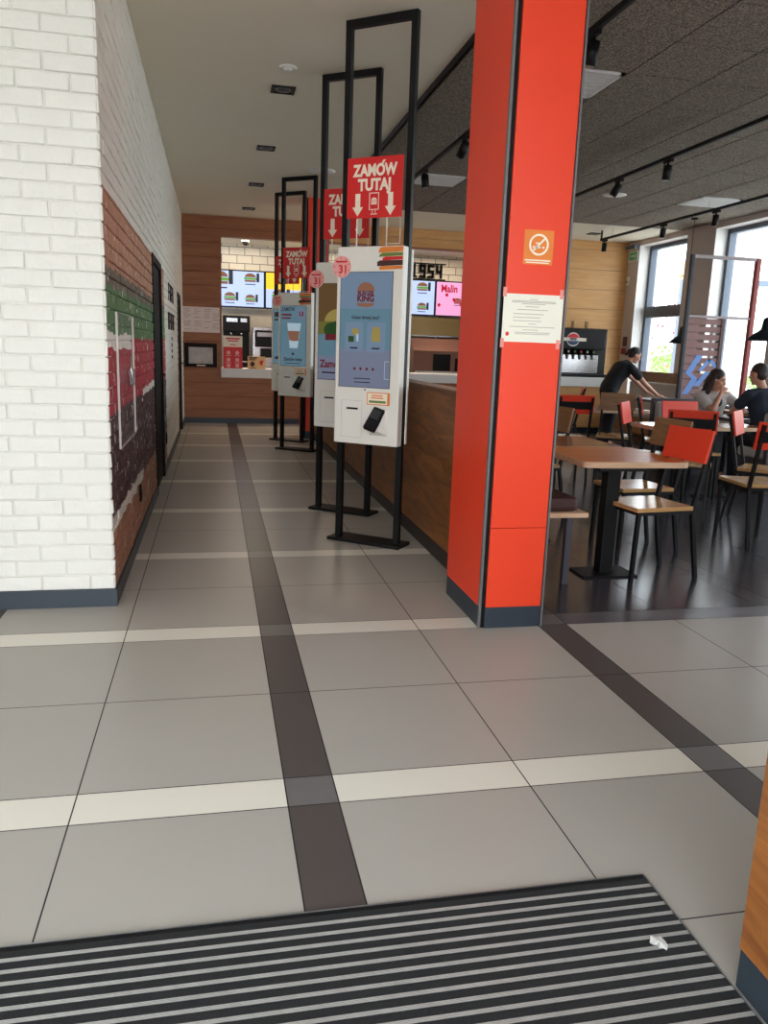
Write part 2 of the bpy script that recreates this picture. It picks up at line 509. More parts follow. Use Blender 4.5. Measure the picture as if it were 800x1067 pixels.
# kitchen shell
KY = 16.6
def subway():
    m, nt, b = new_mat('white_subway_tile')
    tc = nt.nodes.new('ShaderNodeTexCoord'); mp = nt.nodes.new('ShaderNodeMapping')
    mp.inputs['Rotation'].default_value = (R(90), 0, 0)
    nt.links.new(tc.outputs['Object'], mp.inputs['Vector'])
    br = nt.nodes.new('ShaderNodeTexBrick')
    br.inputs['Color1'].default_value = lin((232, 226, 214)); br.inputs['Color2'].default_value = lin((222, 216, 204))
    br.inputs['Mortar'].default_value = lin((60, 54, 48)); br.inputs['Scale'].default_value = 1.0
    br.inputs['Brick Width'].default_value = 0.30; br.inputs['Row Height'].default_value = 0.155
    br.inputs['Mortar Size'].default_value = 0.006
    nt.links.new(mp.outputs['Vector'], br.inputs['Vector']); nt.links.new(br.outputs['Color'], b.inputs['Base Color'])
    b.inputs['Roughness'].default_value = 0.25
    return m
M_subway = subway()
M_kitchen_tile = mat('kitchen_grey_tile', (166, 160, 150), 0.4)
bm = bm_new(); box(bm, (-1.2, KY, 0), (6.5, KY + .12, 3.4)); struct('wall_kitchen', bm, M_subway)
bm = bm_new(); box(bm, (-1.3, YB + .14, 0), (-1.2, KY, 3.4)); box(bm, (6.4, YB + .14, 0), (6.5, KY, 3.4)); struct('wall_kitchen_sides', bm, M_whitepaint)
bm = bm_new(); box(bm, (-1.3, YB + .02, 3.3), (6.5, KY + .1, 3.4)); struct('ceiling_kitchen', bm, M_white_ceil)
bm = bm_new(); box(bm, (-1.3, YB, -.1), (6.5, KY + .1, -.002)); struct('floor_kitchen', bm, M_dine)

# ------------------------------------------------------------------ window facade on the right
WINS = [(12.50, 14.041), (10.20, 11.717), (7.90, 9.42), (5.60, 7.12), (3.30, 4.82), (1.0, 2.52)]
SILL, HEAD = .62, 3.41
bm = bm_new()
edges = sorted([e for w in WINS for e in w])
solid = [(edges[-1], YB + .14)] + [(WINS[i+1][1], WINS[i][0]) for i in range(len(WINS) - 1)] + [(Y0, WINS[-1][0])]
for y0, y1 in solid: box(bm, (XF, y0, 0), (XF + .42, y1, ZC))
for y0, y1 in WINS:
    box(bm, (XF, y0, 0), (XF + .42, y1, SILL)); box(bm, (XF, y0, HEAD), (XF + .42, y1, ZC))
struct('wall_right', bm, M_greywall)
def glass_material():
    m, nt, b = new_mat('window_glass')
    tr = nt.nodes.new('ShaderNodeBsdfTransparent'); tr.inputs['Color'].default_value = (.96, .98, .98, 1)
    gl = nt.nodes.new('ShaderNodeBsdfGlossy'); gl.inputs['Roughness'].default_value = 0.02
    lw = nt.nodes.new('ShaderNodeLayerWeight'); lw.inputs['Blend'].default_value = .5
    pw = nt.nodes.new('ShaderNodeMath'); pw.operation = 'POWER'; pw.inputs[1].default_value = 5
    nt.links.new(lw.outputs['Facing'], pw.inputs[0])
    fr = nt.nodes.new('ShaderNodeMath'); fr.operation = 'MULTIPLY_ADD'; fr.inputs[1].default_value = .5; fr.inputs[2].default_value = .04
    nt.links.new(pw.outputs[0], fr.inputs[0])
    mx = nt.nodes.new('ShaderNodeMixShader')
    nt.links.new(fr.outputs[0], mx.inputs[0]); nt.links.new(tr.outputs[0], mx.inputs[1]); nt.links.new(gl.outputs[0], mx.inputs[2])
    nt.links.new(mx.outputs[0], nt.nodes['Material Output'].inputs['Surface'])
    return m
M_glass = glass_material()
XG = XF + .21
for i, (y0, y1) in enumerate(WINS):
    bm = bm_new(); w = .07
    box(bm, (XG, y0, SILL), (XG + .12, y0 + w, HEAD)); box(bm, (XG, y1 - w, SILL), (XG + .12, y1, HEAD))
    box(bm, (XG, y0 + w, SILL), (XG + .12, y1 - w, SILL + w)); box(bm, (XG, y0 + w, HEAD - w), (XG + .12, y1 - w, HEAD))
    if i == 0: box(bm, (XG - .02, y0 + w, 2.12), (XG + .12, y1 - w, 2.32))
    wn = struct('window_%d' % (i + 1), bm, M_greyframe)
    bm = bm_new(); box(bm, (XG + .05, y0 + w, SILL + w), (XG + .062, y1 - w, HEAD - w)); obj('window_pane', bm, M_glass, wn)
    bm = bm_new(); box(bm, (XF - .02, y0, SILL - .02), (XG, y1, SILL + .02), 0, .004); obj('window_sill', bm, M_wood_edge, wn)
    # added white sheet: daylight on the far jamb put into its colour
    bm = bm_new(); box(bm, (XF + .002, y1 - .004, SILL + .02), (XG, y1 - .0, HEAD)); obj('window_lit_jamb', bm, M_whitepaint, wn)

# ------------------------------------------------------------------ pillars clad in orange red boards
def pillar(label, x0, y0, sx, sy):
    t = thing('red_pillar', label, 'pillar', (x0, y0, 0), 0, 'red clad pillars')
    bm = bm_new(); box(bm, (.016, .016, 0), (sx - .016, sy - .016, ZC)); obj('core', bm, M_blackmatte, t)
    zb, zj = .112, .53
    for z0, z1 in ((zb, zj - .0015), (zj + .0015, ZC)):
        bm = bm_new(); box(bm, (.032, 0, z0), (sx - .016, .016, z1), 0, .0015); obj('front_board', bm, M_red_panel, t)
    bm = bm_new(); box(bm, (0, .03, zb), (.016, sy, ZC), 0, .0015); obj('side_board', bm, M_red_panel, t)
    bm = bm_new(); box(bm, (sx - .016, .03, zb), (sx, sy, ZC), 0, .0015); obj('side_board', bm, M_red_panel, t)
    bm = bm_new(); box(bm, (.02, sy - .016, zb), (sx - .02, sy, ZC), 0, .0015); obj('rear_board', bm, M_red_panel, t)
    bm = bm_new(); box(bm, (.03, .002, 0), (sx - .016, .016, zb), 0); box(bm, (.002, .03, 0), (.016, sy, zb), 0); box(bm, (sx - .016, .03, 0), (sx - .002, sy, zb), 0)
    obj('plinth', bm, M_plinth, t)
    bm = bm_new()
    box(bm, (-.001, .012, 0), (.012, .030, ZC)); box(bm, (sx - .009, -.001, 0), (sx + .001, .012, ZC))
    obj('corner_trim', bm, mat('anodised_grey', (112, 110, 110), .45, metal=.2), t)
    return t
pillar('orange red square pillar with taped notices beside the dining area', 1.320, 3.691, .345, .606)
pillar('slim far red pillar behind the rear order kiosks', 1.32, 12.15, .345, .60)

# notices on the near pillar
YP = 3.6895
s = thing('no_smoking_sign', 'orange no smoking sign high on the red pillar', 'sign', (1.501, YP, 1.89))
bm = bm_new(); box(bm, (-.0735, -.002, -.078), (.0735, .001, .078)); obj('sign_plate', bm, M_orange_print, s)
bm = bm_new()
for k in range(40):
    a0, a1 = 2*PI*k/40, 2*PI*(k+1)/40
    ri, ro = .040, .049
    poly(bm, [(ro*math.cos(a0), -.002, .012 + ro*math.sin(a0)), (ro*math.cos(a1), -.002, .012 + ro*math.sin(a1)), (ri*math.cos(a1), -.002, .012 + ri*math.sin(a1)), (ri*math.cos(a0), -.002, .012 + ri*math.sin(a0))])
poly(bm, [(-.034, -.002, -.016), (-.028, -.002, -.022), (.034, -.002, .040), (.028, -.002, .046)])
obj('prohibition_ring', bm, M_cream_ink, s)
bm = bm_new()
poly(bm, rect(-.030, -.004, .008, .004, -.002)); poly(bm, rect(.018, -.004, .028, .004, -.002)); poly(bm, rect(-.016, .016, .0, .022, -.002))
obj('cigarette_symbol', bm, M_cream_ink, s)
bm = bm_new(); poly(bm, rect(-.066, -.062, .062, -.056, -.002)); poly(bm, rect(-.060, -.072, .056, -.067, -.002)); obj('caption', bm, M_cream_ink, s)
s = thing('paper_notice', 'cream printed paper taped across the front of the red pillar', 'notice', (1.496, YP, 1.563))
bm = bm_new(); box(bm, (-.152, -.0015, -.112), (.152, .001, .112)); obj('sheet', bm, M_paper, s)
bm = bm_new()
for z, a, b in ((.088, -.02, .02), (.080, -.11, .11), (.074, -.11, .115), (.067, -.06, .06), (.054, -.04, .03), (.040, -.08, .075), (.020, -.10, .055), (.004, -.10, .04), (-.012, -.10, .045), (-.026, -.02, .02), (-.040, -.115, .115), (-.054, -.05, .03), (-.066, -.09, .095), (-.073, -.085, .09)):
    poly(bm, rect(a, z - .0014, b, z + .0014, -.0015), (0, -.0006, 0))
obj('printed_lines', bm, mat('pale_ink', (172, 164, 150), .9), s)
bm = bm_new(); poly(bm, ell(-.125, -.075, .009, .010, -.0015), (0, -.0008, 0)); obj('red_emblem', bm, M_red_print, s)
M_tape = mat('pinkish_tape', (236, 150, 140), .3)
for x, z in ((-.148, .118), (.140, .118), (-.148, -.118), (.138, -.118)):
    bm = bm_new(); box(bm, (x - .009, -.003, z - .022), (x + .009, -.0008, z + .022)); obj('sticky_tape', bm, M_tape, s)

# ------------------------------------------------------------------ low timber partition along the queue lane, and the box by the mat
p_ = thing('low_partition', 'waist-high walnut veneered partition running from the near red pillar behind the kiosks', 'partition', (1.475, 4.30, 0))
bm = bm_new(); box(bm, (0.0, 0, .10), (.12, 7.85, 1.13), 0, .003); obj('panel', bm, M_wood_part, p_)
bm = bm_new(); box(bm, (-.006, 0, 0), (.12, 7.85, .10)); obj('skirting', bm, mat('dark_brown_skirting', (44, 36, 34), .5), p_)
bm = bm_new(); box(bm, (-.01, 0, 1.13), (.13, 7.85, 1.155), 0, .004); obj('capping', bm, M_wood_part, p_)
p_ = thing('entrance_partition', 'oiled wood partition with slate skirting at the right end of the door mat', 'partition', (1.15, 1.352, 0))
bm = bm_new(); box(bm, (0, -2.2, .098), (.9, 0, 1.05), 0, .003)
W2 = wood('oiled_acacia', (120, 66, 28), (184, 118, 58), 'Y', 6, 1.6, 0.38, 6)
obj('panel', bm, W2, p_)
bm = bm_new(); box(bm, (.003, -2.197, 0), (.897, -.003, .098)); obj('skirting', bm, M_plinth, p_)

# ------------------------------------------------------------------ door mat
t = thing('door_mat', 'black entrance mat with aluminium profile strips across the floor', 'mat', (-.4, .9, 0))
mx0, mx1, my1, my0 = -2.0, 1.537, .838, -1.2
bm = bm_new()
bm2 = bm_new()
y = my1 - .018
while y > my0 + .03:
    y2 = y - .0355
    box(bm, (mx0, y2 + .0135, .0), (mx1, y - .0005, .0095), 0)
    for o_, h in ((.0105, .0095), (.0065, .0095), (.0025, .0095)):
        box(bm2, (mx0, y2 + o_ - .0014, .0), (mx1 - random.uniform(.0, .004), y2 + o_ + .0014, h), 0)
    box(bm2, (mx0, y2, 0), (mx1, y2 + .013, .006), 0)
    y = y2
obj('carpet_inserts', bm, mat('charcoal_carpet', (20, 21, 23), .95, var=.4, scale=220, bump=.6, bscale=400), t)
obj('aluminium_strips', bm2, mat('worn_aluminium', (178, 176, 172), .38, metal=.25, var=.15, scale=30), t)
bm = bm_new()
box(bm, (mx0, my1 - .003, 0), (mx1 + .004, my1, .01)); box(bm, (mx1, my0, 0), (mx1 + .004, my1, .01))
obj('edge_frame', bm, M_alu, t)
bm = bm_new(); box(bm, (mx0, my1 - .018, 0), (mx1, my1 - .003, .008)); obj('edge_carpet', bm, M_blackmatte, t)
bm = bm_new()
pts = [(-.024, -.004), (-.02, .012), (-.010, .017), (.006, .016), (.018, .008), (.023, -.004), (.018, -.018), (.008, -.013), (-.002, -.018), (-.006, -.008), (-.018, -.012)]
vs = [bm.verts.new((x, y, .001 + .004 * math.sin(i * 1.7) ** 2)) for i, (x, y) in enumerate(pts)]
cv = bm.verts.new((0, 0, .007))
for i in range(len(vs)): bm.faces.new((vs[i], vs[(i+1) % len(vs)], cv))
bmesh.ops.solidify(bm, geom=list(bm.faces), thickness=.0008)
o = obj('paper_scrap', bm, mat('white_scrap', (252, 252, 250), .8, var=.0), None, (1.04, 1.488, .0105), (0, 0, R(-25)))
o.scale = (.9, 1.25, 1.2)
tag(o, 'small torn white scrap lying on the striped door mat', 'litter')

# ------------------------------------------------------------------ self order kiosks
M_scr_blue = emissive('screen_grey_blue', (118, 140, 164), .55)
M_scr_teal = emissive('screen_teal_grey', (104, 140, 158), .50)
M_scr_mauve = emissive('screen_mauve', (126, 134, 158), .50)
M_scr_bun = emissive('screen_bun', (150, 104, 82), .5)
M_scr_dark = emissive('screen_dark_text', (52, 44, 56), .35)
M_scr_red = emissive('screen_red_text', (110, 40, 48), .5)
M_scr_yel = emissive('screen_yellow', (168, 150, 84), .5)
M_scr_olive = emissive('screen_olive', (118, 116, 60), .5)
M_scr_green = emissive('screen_green', (50, 84, 46), .45)
M_scr_wood = emissive('screen_brown', (112, 86, 54), .45)
M_scr_pale = emissive('screen_pale', (176, 200, 214), .6)
M_strip = emissive('led_strip', (236, 240, 240), 1.4)
M_led = M_whiteplastic
KW, KS, KZT, KZB, KO = .504, .476, 2.066, .731, .0085

def kiosk_sign(par):
    """red order-here board on two rods above the kiosk"""
    s = thing_part('order_sign', par)
    x0, x1, z0, z1 = -.175, .235, 2.245, 2.625
    bm = bm_new(); box(bm, (x0, -.105, z0), (x1, -.100, z1)); obj('board', bm, M_red_print, s)
    cx = (x0 + x1) / 2
    text('lettering', 'ZAMOW', .100, M_cream_ink, s, (cx, -.1055, 2.540), bold=.045, sx=.80)
    bm = bm_new(); poly(bm, [(cx + .048, -.105, 2.580), (cx + .060, -.105, 2.580), (cx + .080, -.105, 2.602), (cx + .060, -.105, 2.602)]); obj('accent', bm, M_cream_ink, s)
    text('lettering', 'TUTAJ', .100, M_cream_ink, s, (cx, -.1055, 2.450), bold=.045, sx=.86)
    bm = bm_new()
    for ax in (cx - .122, cx + .122):
        poly(bm, [(ax - .018, -.105, 2.40), (ax - .018, -.105, 2.315), (ax - .040, -.105, 2.315), (ax, -.105, 2.258), (ax + .040, -.105, 2.315), (ax + .018, -.105, 2.315), (ax + .018, -.105, 2.40)])
    for (a, b, c_, d) in ((-.036, 2.295, .036, 2.300), (-.036, 2.398, .036, 2.403), (-.036, 2.295, -.031, 2.403), (.031, 2.295, .036, 2.403), (-.013, 2.274, -.009, 2.295), (.009, 2.274, .013, 2.295), (-.024, 2.266, .024, 2.271)):
        poly(bm, rect(cx + a, b, cx + c_, d, -.105))
    poly(bm, ell(cx, 2.356, .020, .016, -.105, 12, 0, PI)); poly(bm, rect(cx - .020, 2.344, cx + .020, 2.352, -.105)); poly(bm, rect(cx - .020, 2.329, cx + .020, 2.340, -.105))
    obj('symbols', bm, M_cream_ink, s)
    for ax in (-.10, .125):
        bm = bm_new(); tube(bm, [(ax, -.095, 2.064), (ax, -.095, 2.30)], .004, 8); obj('rod', bm, M_whiteplastic, s)
    bm = bm_new()
    for a, b in (((.225, -.095, 2.08), (.225, -.095, 2.25)), ((.125, -.095, 2.08), (.225, -.095, 2.08))): tube(bm, [a, b], .0022, 6)
    obj('wire_loop', bm, M_whiteplastic, s)
def thing_part(name, parent):
    o = bpy.data.objects.new(name, None); COL.objects.link(o); o.parent = parent
    return o

def kiosk_part_text(par, *a, **k): return text('screen_lettering', *a, parent=par, **k)

def kiosk(label, x, y, deg, content, sticker, right_sticker=False):
    t = thing('order_kiosk', label, 'kiosk', (x, y, 0), R(deg), 'self order kiosks')
    hs = KS / 2
    bm = bm_new(); pw = .042
    for sx in (-1, 1): box(bm, (sx*hs - pw/2, -pw/2, .02), (sx*hs + pw/2, pw/2, ZC - .001))
    box(bm, (-hs + pw/2, -pw/2, ZC - .05), (hs - pw/2, pw/2, ZC - .001))
    obj('frame', bm, M_black, t)
    bm = bm_new(); box(bm, (-hs - .055, -.085, 0), (hs + .055, .115, .024), 0, .003); obj('base_plate', bm, M_black, t)
    # front housing with rounded edges, rear cover
    xl, xr = KO - KW/2, KO + KW/2
    bm = bm_new(); box(bm, (xl, -.100, KZB), (xr, -.024, KZT), 0, .008); hsg = obj('housing', bm, M_whiteplastic, t)
    bm = bm_new(); box(bm, (xl + .01, .026, KZB + .01), (xr + .004, .05, KZT - .01), 0, .004); obj('rear_cover', bm, M_whiteplastic, t)
    bm = bm_new(); box(bm, (xl + .03, -.024, KZB + .03), (xr - .045, .026, KZT - .03)); obj('core_box', bm, M_blackmatte, t)
    bm = bm_new(); box(bm, (xr - .045, -.022, 1.30), (xr - .03, .024, KZT - .02)); obj('light_strip', bm, M_strip, t); 
    # screen
    sx0, sx1, sz0, sz1 = -.208, .186, 1.130, 1.898
    scr = thing_part('screen', t)
    bm = bm_new(); box(bm, (sx0 - .004, -.102, sz0 - .004), (sx1 + .004, -.0985, sz1 + .004)); obj('bezel', bm, M_blackmatte, scr)
    yf = -.1025
    def sp(name, pts, m, lift=0):
        bm = bm_new()
        for q in (pts if isinstance(pts[0], list) else [pts]): poly(bm, [(a, yf - lift*.0005, c_) for a, _, c_ in q], (0, -.0005, 0))
        return obj(name, bm, m, scr)
    content(sp, scr, sx0, sx1, sz0, sz1, yf)
    # lower fittings: printer door, receipt slot, card terminal, info card, lens
    bm = bm_new()
    a0, a1, b0, b1 = -.185, -.02, .775, 1.035
    for q in ((a0, b0, a1, b0 + .002), (a0, b1 - .002, a1, b1), (a0, b0, a0 + .002, b1), (a1 - .002, b0, a1, b1)): poly(bm, rect(*q, -.1002), (0, -.0005, 0))
    obj('printer_door', bm, mat('seam_grey', (186, 178, 170), .6), t)
    bm = bm_new(); box(bm, (-.142, -.1035, .972), (-.052, -.099, .985)); obj('receipt_slot', bm, M_blackmatte, t)
    tm = thing_part('card_terminal', t)
    Mx = Matrix.Translation((.105, -.148, .915)) @ Matrix.Rotation(R(16), 4, 'Y') @ Matrix.Rotation(R(-32), 4, 'X')
    bm = bm_new(); box(bm, (-.046, -.02, -.088), (.046, .02, .088), 0, .012, Mx); obj('terminal_body', bm, M_blackmatte, tm)
    bm = bm_new(); box(bm, (-.034, -.023, -.004), (.034, -.019, .066), 0, .002, Mx); obj('terminal_display', bm, mat('dim_lcd', (52, 54, 58), .2), tm)
    bm = bm_new(); box(bm, (-.036, -.026, -.078), (.036, -.018, -.022), 0, .003, Mx); obj('keypad', bm, M_black, tm)
    bm = bm_new()
    for z, yb_ in ((.0, 0),):
        v = [bm.verts.new(p) for p in ((.05, -.100, .80), (.185, -.100, .80), (.185, -.100, .985), (.05, -.100, .985), (.075, -.165, .835), (.150, -.165, .835), (.165, -.118, .975), (.09, -.118, .975))]
        for q in ((0, 1, 5, 4), (1, 2, 6, 5), (2, 3, 7, 6), (3, 0, 4, 7), (4, 5, 6, 7), (0, 3, 2, 1)): bm.faces.new([v[i] for i in q])
    obj('terminal_bracket', bm, M_whiteplastic, tm)
    ic = thing_part('info_card', t)
    bm = bm_new(); box(bm, (.018, -.1025, 1.012), (.195, -.0995, 1.098)); obj('card', bm, M_orange_print, ic)
    bm = bm_new(); poly(bm, rect(.024, 1.018, .176, 1.092, -.1025), (0, -.0006, 0)); obj('card_face', bm, M_cream_ink, ic)
    bm = bm_new(); poly(bm, rect(.055, 1.072, .14, 1.080, -.1031), (0, -.0005, 0)); poly(bm, rect(.05, 1.056, .145, 1.064, -.1031), (0, -.0005, 0)); obj('card_title', bm, M_orange_print, ic)
    bm = bm_new(); poly(bm, rect(.035, 1.026, .165, 1.042, -.1031), (0, -.0005, 0)); obj('card_lines', bm, M_green_print, ic)
    bm = bm_new(); lathe(bm, [(0, 0), (.006, 0), (.006, .003), (0, .003)], seg=12); o = obj('camera_lens', bm, M_ink, t, (0.0, -.1005, 1.112), (R(90), 0, 0))
    # layered burger print on the top corner, wrapping round the edge
    st = [((.072, 2.022), (.08, 2.058), M_orange_print), ((.076, 1.996), (.085, 2.021), M_green_print), ((.105, 1.972), (.105, 1.996), M_red_print), ((.066, 1.936), (.066, 1.972), M_brown_print), ((.085, 1.912), (.08, 1.936), M_orange_print)]
    for i, ((a, z0), (b, z1), m) in enumerate(st):
        bm = bm_new(); poly(bm, [(a, -.1, z0), (xr - .006, -.1, z0 + .006), (xr - .006, -.1, z1 + .002), (b + .02, -.1, z1 + .001), (b, -.1, z1 - .008)], (0, -.0012, 0))
        obj('burger_stripe', bm, m, t)
    if sticker:
        sk = thing_part('round_sticker', t)
        sz, sxx = sticker
        bm = bm_new(); poly(bm, ell(sxx, sz, .072, .072, -.1005, 28), (0, -.003, 0)); obj('sticker_disc', bm, M_pink, sk)
        text('sticker_lettering', '31', .075, M_red_print, sk, (sxx + .012, -.1045, sz - .018), bold=.03)
        bm = bm_new(); poly(bm, rect(sxx - .042, sz + .028, sxx + .042, sz + .040, -.1035), (0, -.001, 0))
        for k in range(9): poly(bm, ell(sxx + .058*math.cos(k*.7 + .3), sz + .058*math.sin(k*.7 + .3), .005, .005, -.1035, 6), (0, -.001, 0))
        obj('sticker_print', bm, M_red_print, sk)
    kiosk_sign(t)
    return t

def burger_logo(sp, scr, cx, cz, s, yf):
    sp('logo_bun', ell(cx, cz + .16*s, .42*s, .36*s, 0, 18, 0, PI) + [(cx - .42*s, 0, cz + .13*s), (cx + .42*s, 0, cz + .13*s)], M_scr_bun, 1)
    sp('logo_bun', ell(cx, cz - .42*s, .42*s, .12*s, 0, 12, PI, 2*PI) + [(cx + .42*s, 0, cz - .36*s), (cx - .42*s, 0, cz - .36*s)], M_scr_bun, 1)
    text('logo_lettering', 'BURGER', .25*s, M_scr_red, scr, (cx, yf - .0015, cz + .045*s), bold=.04, sx=.86)
    text('logo_lettering', 'KING', .37*s, M_scr_red, scr, (cx, yf - .0015, cz - .185*s), bold=.045, sx=.95)

def scr_menu(sp, scr, x0, x1, z0, z1, yf):
    sp('screen_band', rect(x0, z0, x1, z0 + .26), M_scr_mauve)
    sp('screen_band', rect(x0, z0 + .26, x1, z1 - .24), M_scr_teal)
    sp('screen_band', rect(x0, z1 - .24, x1, z1), M_scr_blue)
    cx = (x0 + x1) / 2
    burger_logo(sp, scr, cx - .002, z1 - .145, .155, yf)
    text('screen_lettering', 'Gdzie dzisiaj jesz?', .030, M_scr_dark, scr, (cx, yf - .001, 1.60), bold=.02)
    for k, dx in enumerate((-.085, .085)):
        sp('option_tile', rect(cx + dx - .07, 1.37, cx + dx + .07, 1.57), M_scr_pale if False else M_scr_blue, 1)
        if k == 0:
            sp('picture_bun', ell(cx + dx + .01, 1.505, .028, .026), M_scr_yel, 2); sp('picture_tray', rect(cx + dx - .045, 1.435, cx + dx + .0, 1.475), M_scr_green, 3)
            sp('picture_cup', rect(cx + dx + .02, 1.44, cx + dx + .035, 1.49), M_scr_pale, 3)
        else: sp('picture_bag', [(cx + dx - .035, 0, 1.44), (cx + dx + .035, 0, 1.44), (cx + dx + .032, 0, 1.52), (cx + dx + .015, 0, 1.54), (cx + dx - .02, 0, 1.54), (cx + dx - .033, 0, 1.50)], M_scr_yel, 2)
        sp('option_caption', rect(cx + dx - .03, 1.39, cx + dx + .03, 1.40), M_scr_dark, 2)
    sp('menu_icon', ell(cx - .075, 1.255, .010, .010, 0, 10), M_scr_red, 1)
    for k in range(1, 4): sp('menu_icon', ell(cx - .075 + .048*k, 1.255, .010, .010, 0, 10), M_scr_red, 1)
    sp('lower_lines', [rect(cx - .08, 1.185, cx + .05, 1.191), rect(cx - .075, 1.160, cx + .05, 1.166)], M_scr_dark, 1)
    sp('side_box', [rect(x1 - .04, 1.19, x1 - .037, 1.31), rect(x1 - .04, 1.308, x1, 1.311), rect(x1 - .04, 1.19, x1, 1.193)], M_scr_pale, 1)

def scr_burger(sp, scr, x0, x1, z0, z1, yf):
    sp('screen_band', rect(x0, z1 - .30, x1, z1), M_scr_wood)
    sp('screen_band', rect(x0, z1 - .30 - .10, x1, z1 - .30), M_scr_olive)
    sp('screen_band', rect(x0, z0 + .19, x1, z1 - .40), M_scr_teal)
    sp('screen_band', rect(x0, z0, x1, z0 + .19), M_scr_mauve)
    cx = (x0 + x1) / 2 - .03
    sp('burger_bun', ell(cx + .02, 1.60, .13, .10, 0, 18, 0, PI), M_scr_yel, 1)
    sp('burger_salad', [ell(cx + .01 + .05*k, 1.545 - .012*(k % 2), .075, .06) for k in (-1, 0, 1)], M_scr_green, 2)
    sp('burger_patty', rect(cx - .10, 1.45, cx + .14, 1.50), M_scr_red, 3)
    text('screen_lettering', 'Zamów', .085, M_scr_red, scr, (x0 + .02, yf - .0015, z0 + .125), bold=.03, sx=.85, align='LEFT')
    sp('small_print', [rect(x0 + .04, z0 + .05, x0 + .22, z0 + .062)], M_scr_dark, 1)

def scr_coffee(sp, scr, x0, x1, z0, z1, yf):
    sp('screen_band', rect(x0, z0, x1, z1), M_scr_teal)
    cx = (x0 + x1) / 2
    text('screen_lettering', 'ZAMÓW', .07, M_scr_dark, scr, (x0 + .015, yf - .001, z1 - .045), bold=.02, align='LEFT', sx=.75)
    sp('headline_bar', [rect(x0 + .02, z1 - .125, x0 + .17, z1 - .10), rect(x0 + .02, z1 - .165, x0 + .16, z1 - .145)], M_scr_red, 1)
    sp('price_badge', ell(x1 - .075, z1 - .10, .066, .070), M_scr_mauve, 1)
    text('screen_lettering', '3,8', .075, M_scr_red, scr, (x1 - .075, yf - .002, z1 - .10), bold=.03, sx=.8)
    sp('cup', [(cx - .05, 0, 1.36), (cx + .07, 0, 1.36), (cx + .12, 0, 1.68), (cx - .09, 0, 1.68)], M_scr_pale, 1)
    sp('coffee', [(cx - .06, 0, 1.46), (cx + .08, 0, 1.46), (cx + .10, 0, 1.58), (cx - .08, 0, 1.58)], M_scr_bun, 2)
    sp('cup_base', ell(cx + .02, 1.47, .075, .02), M_scr_bun, 3)
    text('screen_lettering', 'Zamów teraz', .062, M_scr_dark, scr, (cx, yf - .001, z0 + .085), bold=.025, sx=.85)
    sp('small_print', [rect(x0 + .08, z0 + .03, x1 - .08, z0 + .038), ell(cx, z0 + .155, .02, .016)], M_scr_dark, 1)

def scr_plain(sp, scr, x0, x1, z0, z1, yf):
    sp('screen_band', rect(x0, z0, x1, z1), M_scr_teal)
    sp('headline_bar', [rect(x0 + .02, z1 - .11, x1 - .03, z1 - .04), rect(x0 + .02, z1 - .16, x1 - .12, z1 - .135)], M_scr_dark, 1)
    sp('picture_cup', [(-.06, 0, 1.36), (.04, 0, 1.36), (.08, 0, 1.64), (-.10, 0, 1.64)], M_scr_pale, 1)
    sp('lower_title', [rect(x0 + .03, z0 + .06, x1 - .06, z0 + .10)], M_scr_dark, 1)

kiosk('nearest white order kiosk, its screen asking where you eat with a burger emblem', 1.0824, 5.5523, -38.4, scr_menu, (1.935, -.205))
kiosk('second white order kiosk, showing a green burger picture, half behind the nearest one', 1.072, 6.6636, -37.3, scr_burger, (1.935, -.235))
kiosk('third white order kiosk, with an iced coffee advert on its screen', 1.0811, 10.743, -37.8, scr_coffee, (1.965, -.26))
kiosk('rearmost white order kiosk, mostly hidden behind the iced coffee one', 1.0642, 11.82, -40.6, scr_plain, None)

# ------------------------------------------------------------------ fittings on the hall walls
t = thing('notice_board', 'pale printed menu sheet on the brown wood wall left of the kitchen opening', 'notice', (-.219, YB - .002, 1.774))
bm = bm_new(); box(bm, (-.312, -.012, -.213), (.312, .0, .213)); obj('sheet', bm, mat('pinkish_sheet', (236, 220, 212), .6), t)
bm = bm_new()
random.seed(3)
for cxx in (-.29, -.12, .05, .19):
    for k in range(11):
        if random.random() < .8: poly(bm, rect(cxx, .17 - .034*k, cxx + random.uniform(.06, .13), .176 - .034*k, -.012), (0, -.001, 0))
obj('printed_lines', bm, M_ink, t)
t = thing('framed_display', 'dark framed silver picture on the brown wood wall under the printed sheet', 'picture', (-.235, YB - .002, 1.172))
bm = bm_new()
box(bm, (-.275, -.03, -.205), (.275, 0, -.145), 0, .004); box(bm, (-.275, -.03, .135), (.275, 0, .205), 0, .004); box(bm, (-.275, -.03, -.145), (-.205, 0, .135), 0, .004); box(bm, (.205, -.03, -.145), (.275, 0, .135), 0, .004)
obj('frame', bm, mat('dark_brown_frame', (28, 19, 17), .6, spec=.2), t)
bm = bm_new(); box(bm, (-.205, -.012, -.145), (.205, -.004, .135))
obj('picture', bm, mat('mottled_print', (176, 168, 160), .35, var=.45, scale=9), t)
bm = bm_new(); poly(bm, rect(-.07, -.185, .08, -.165, -.03), (0, -.001, 0)); obj('caption_plate', bm, M_cream_ink, t)

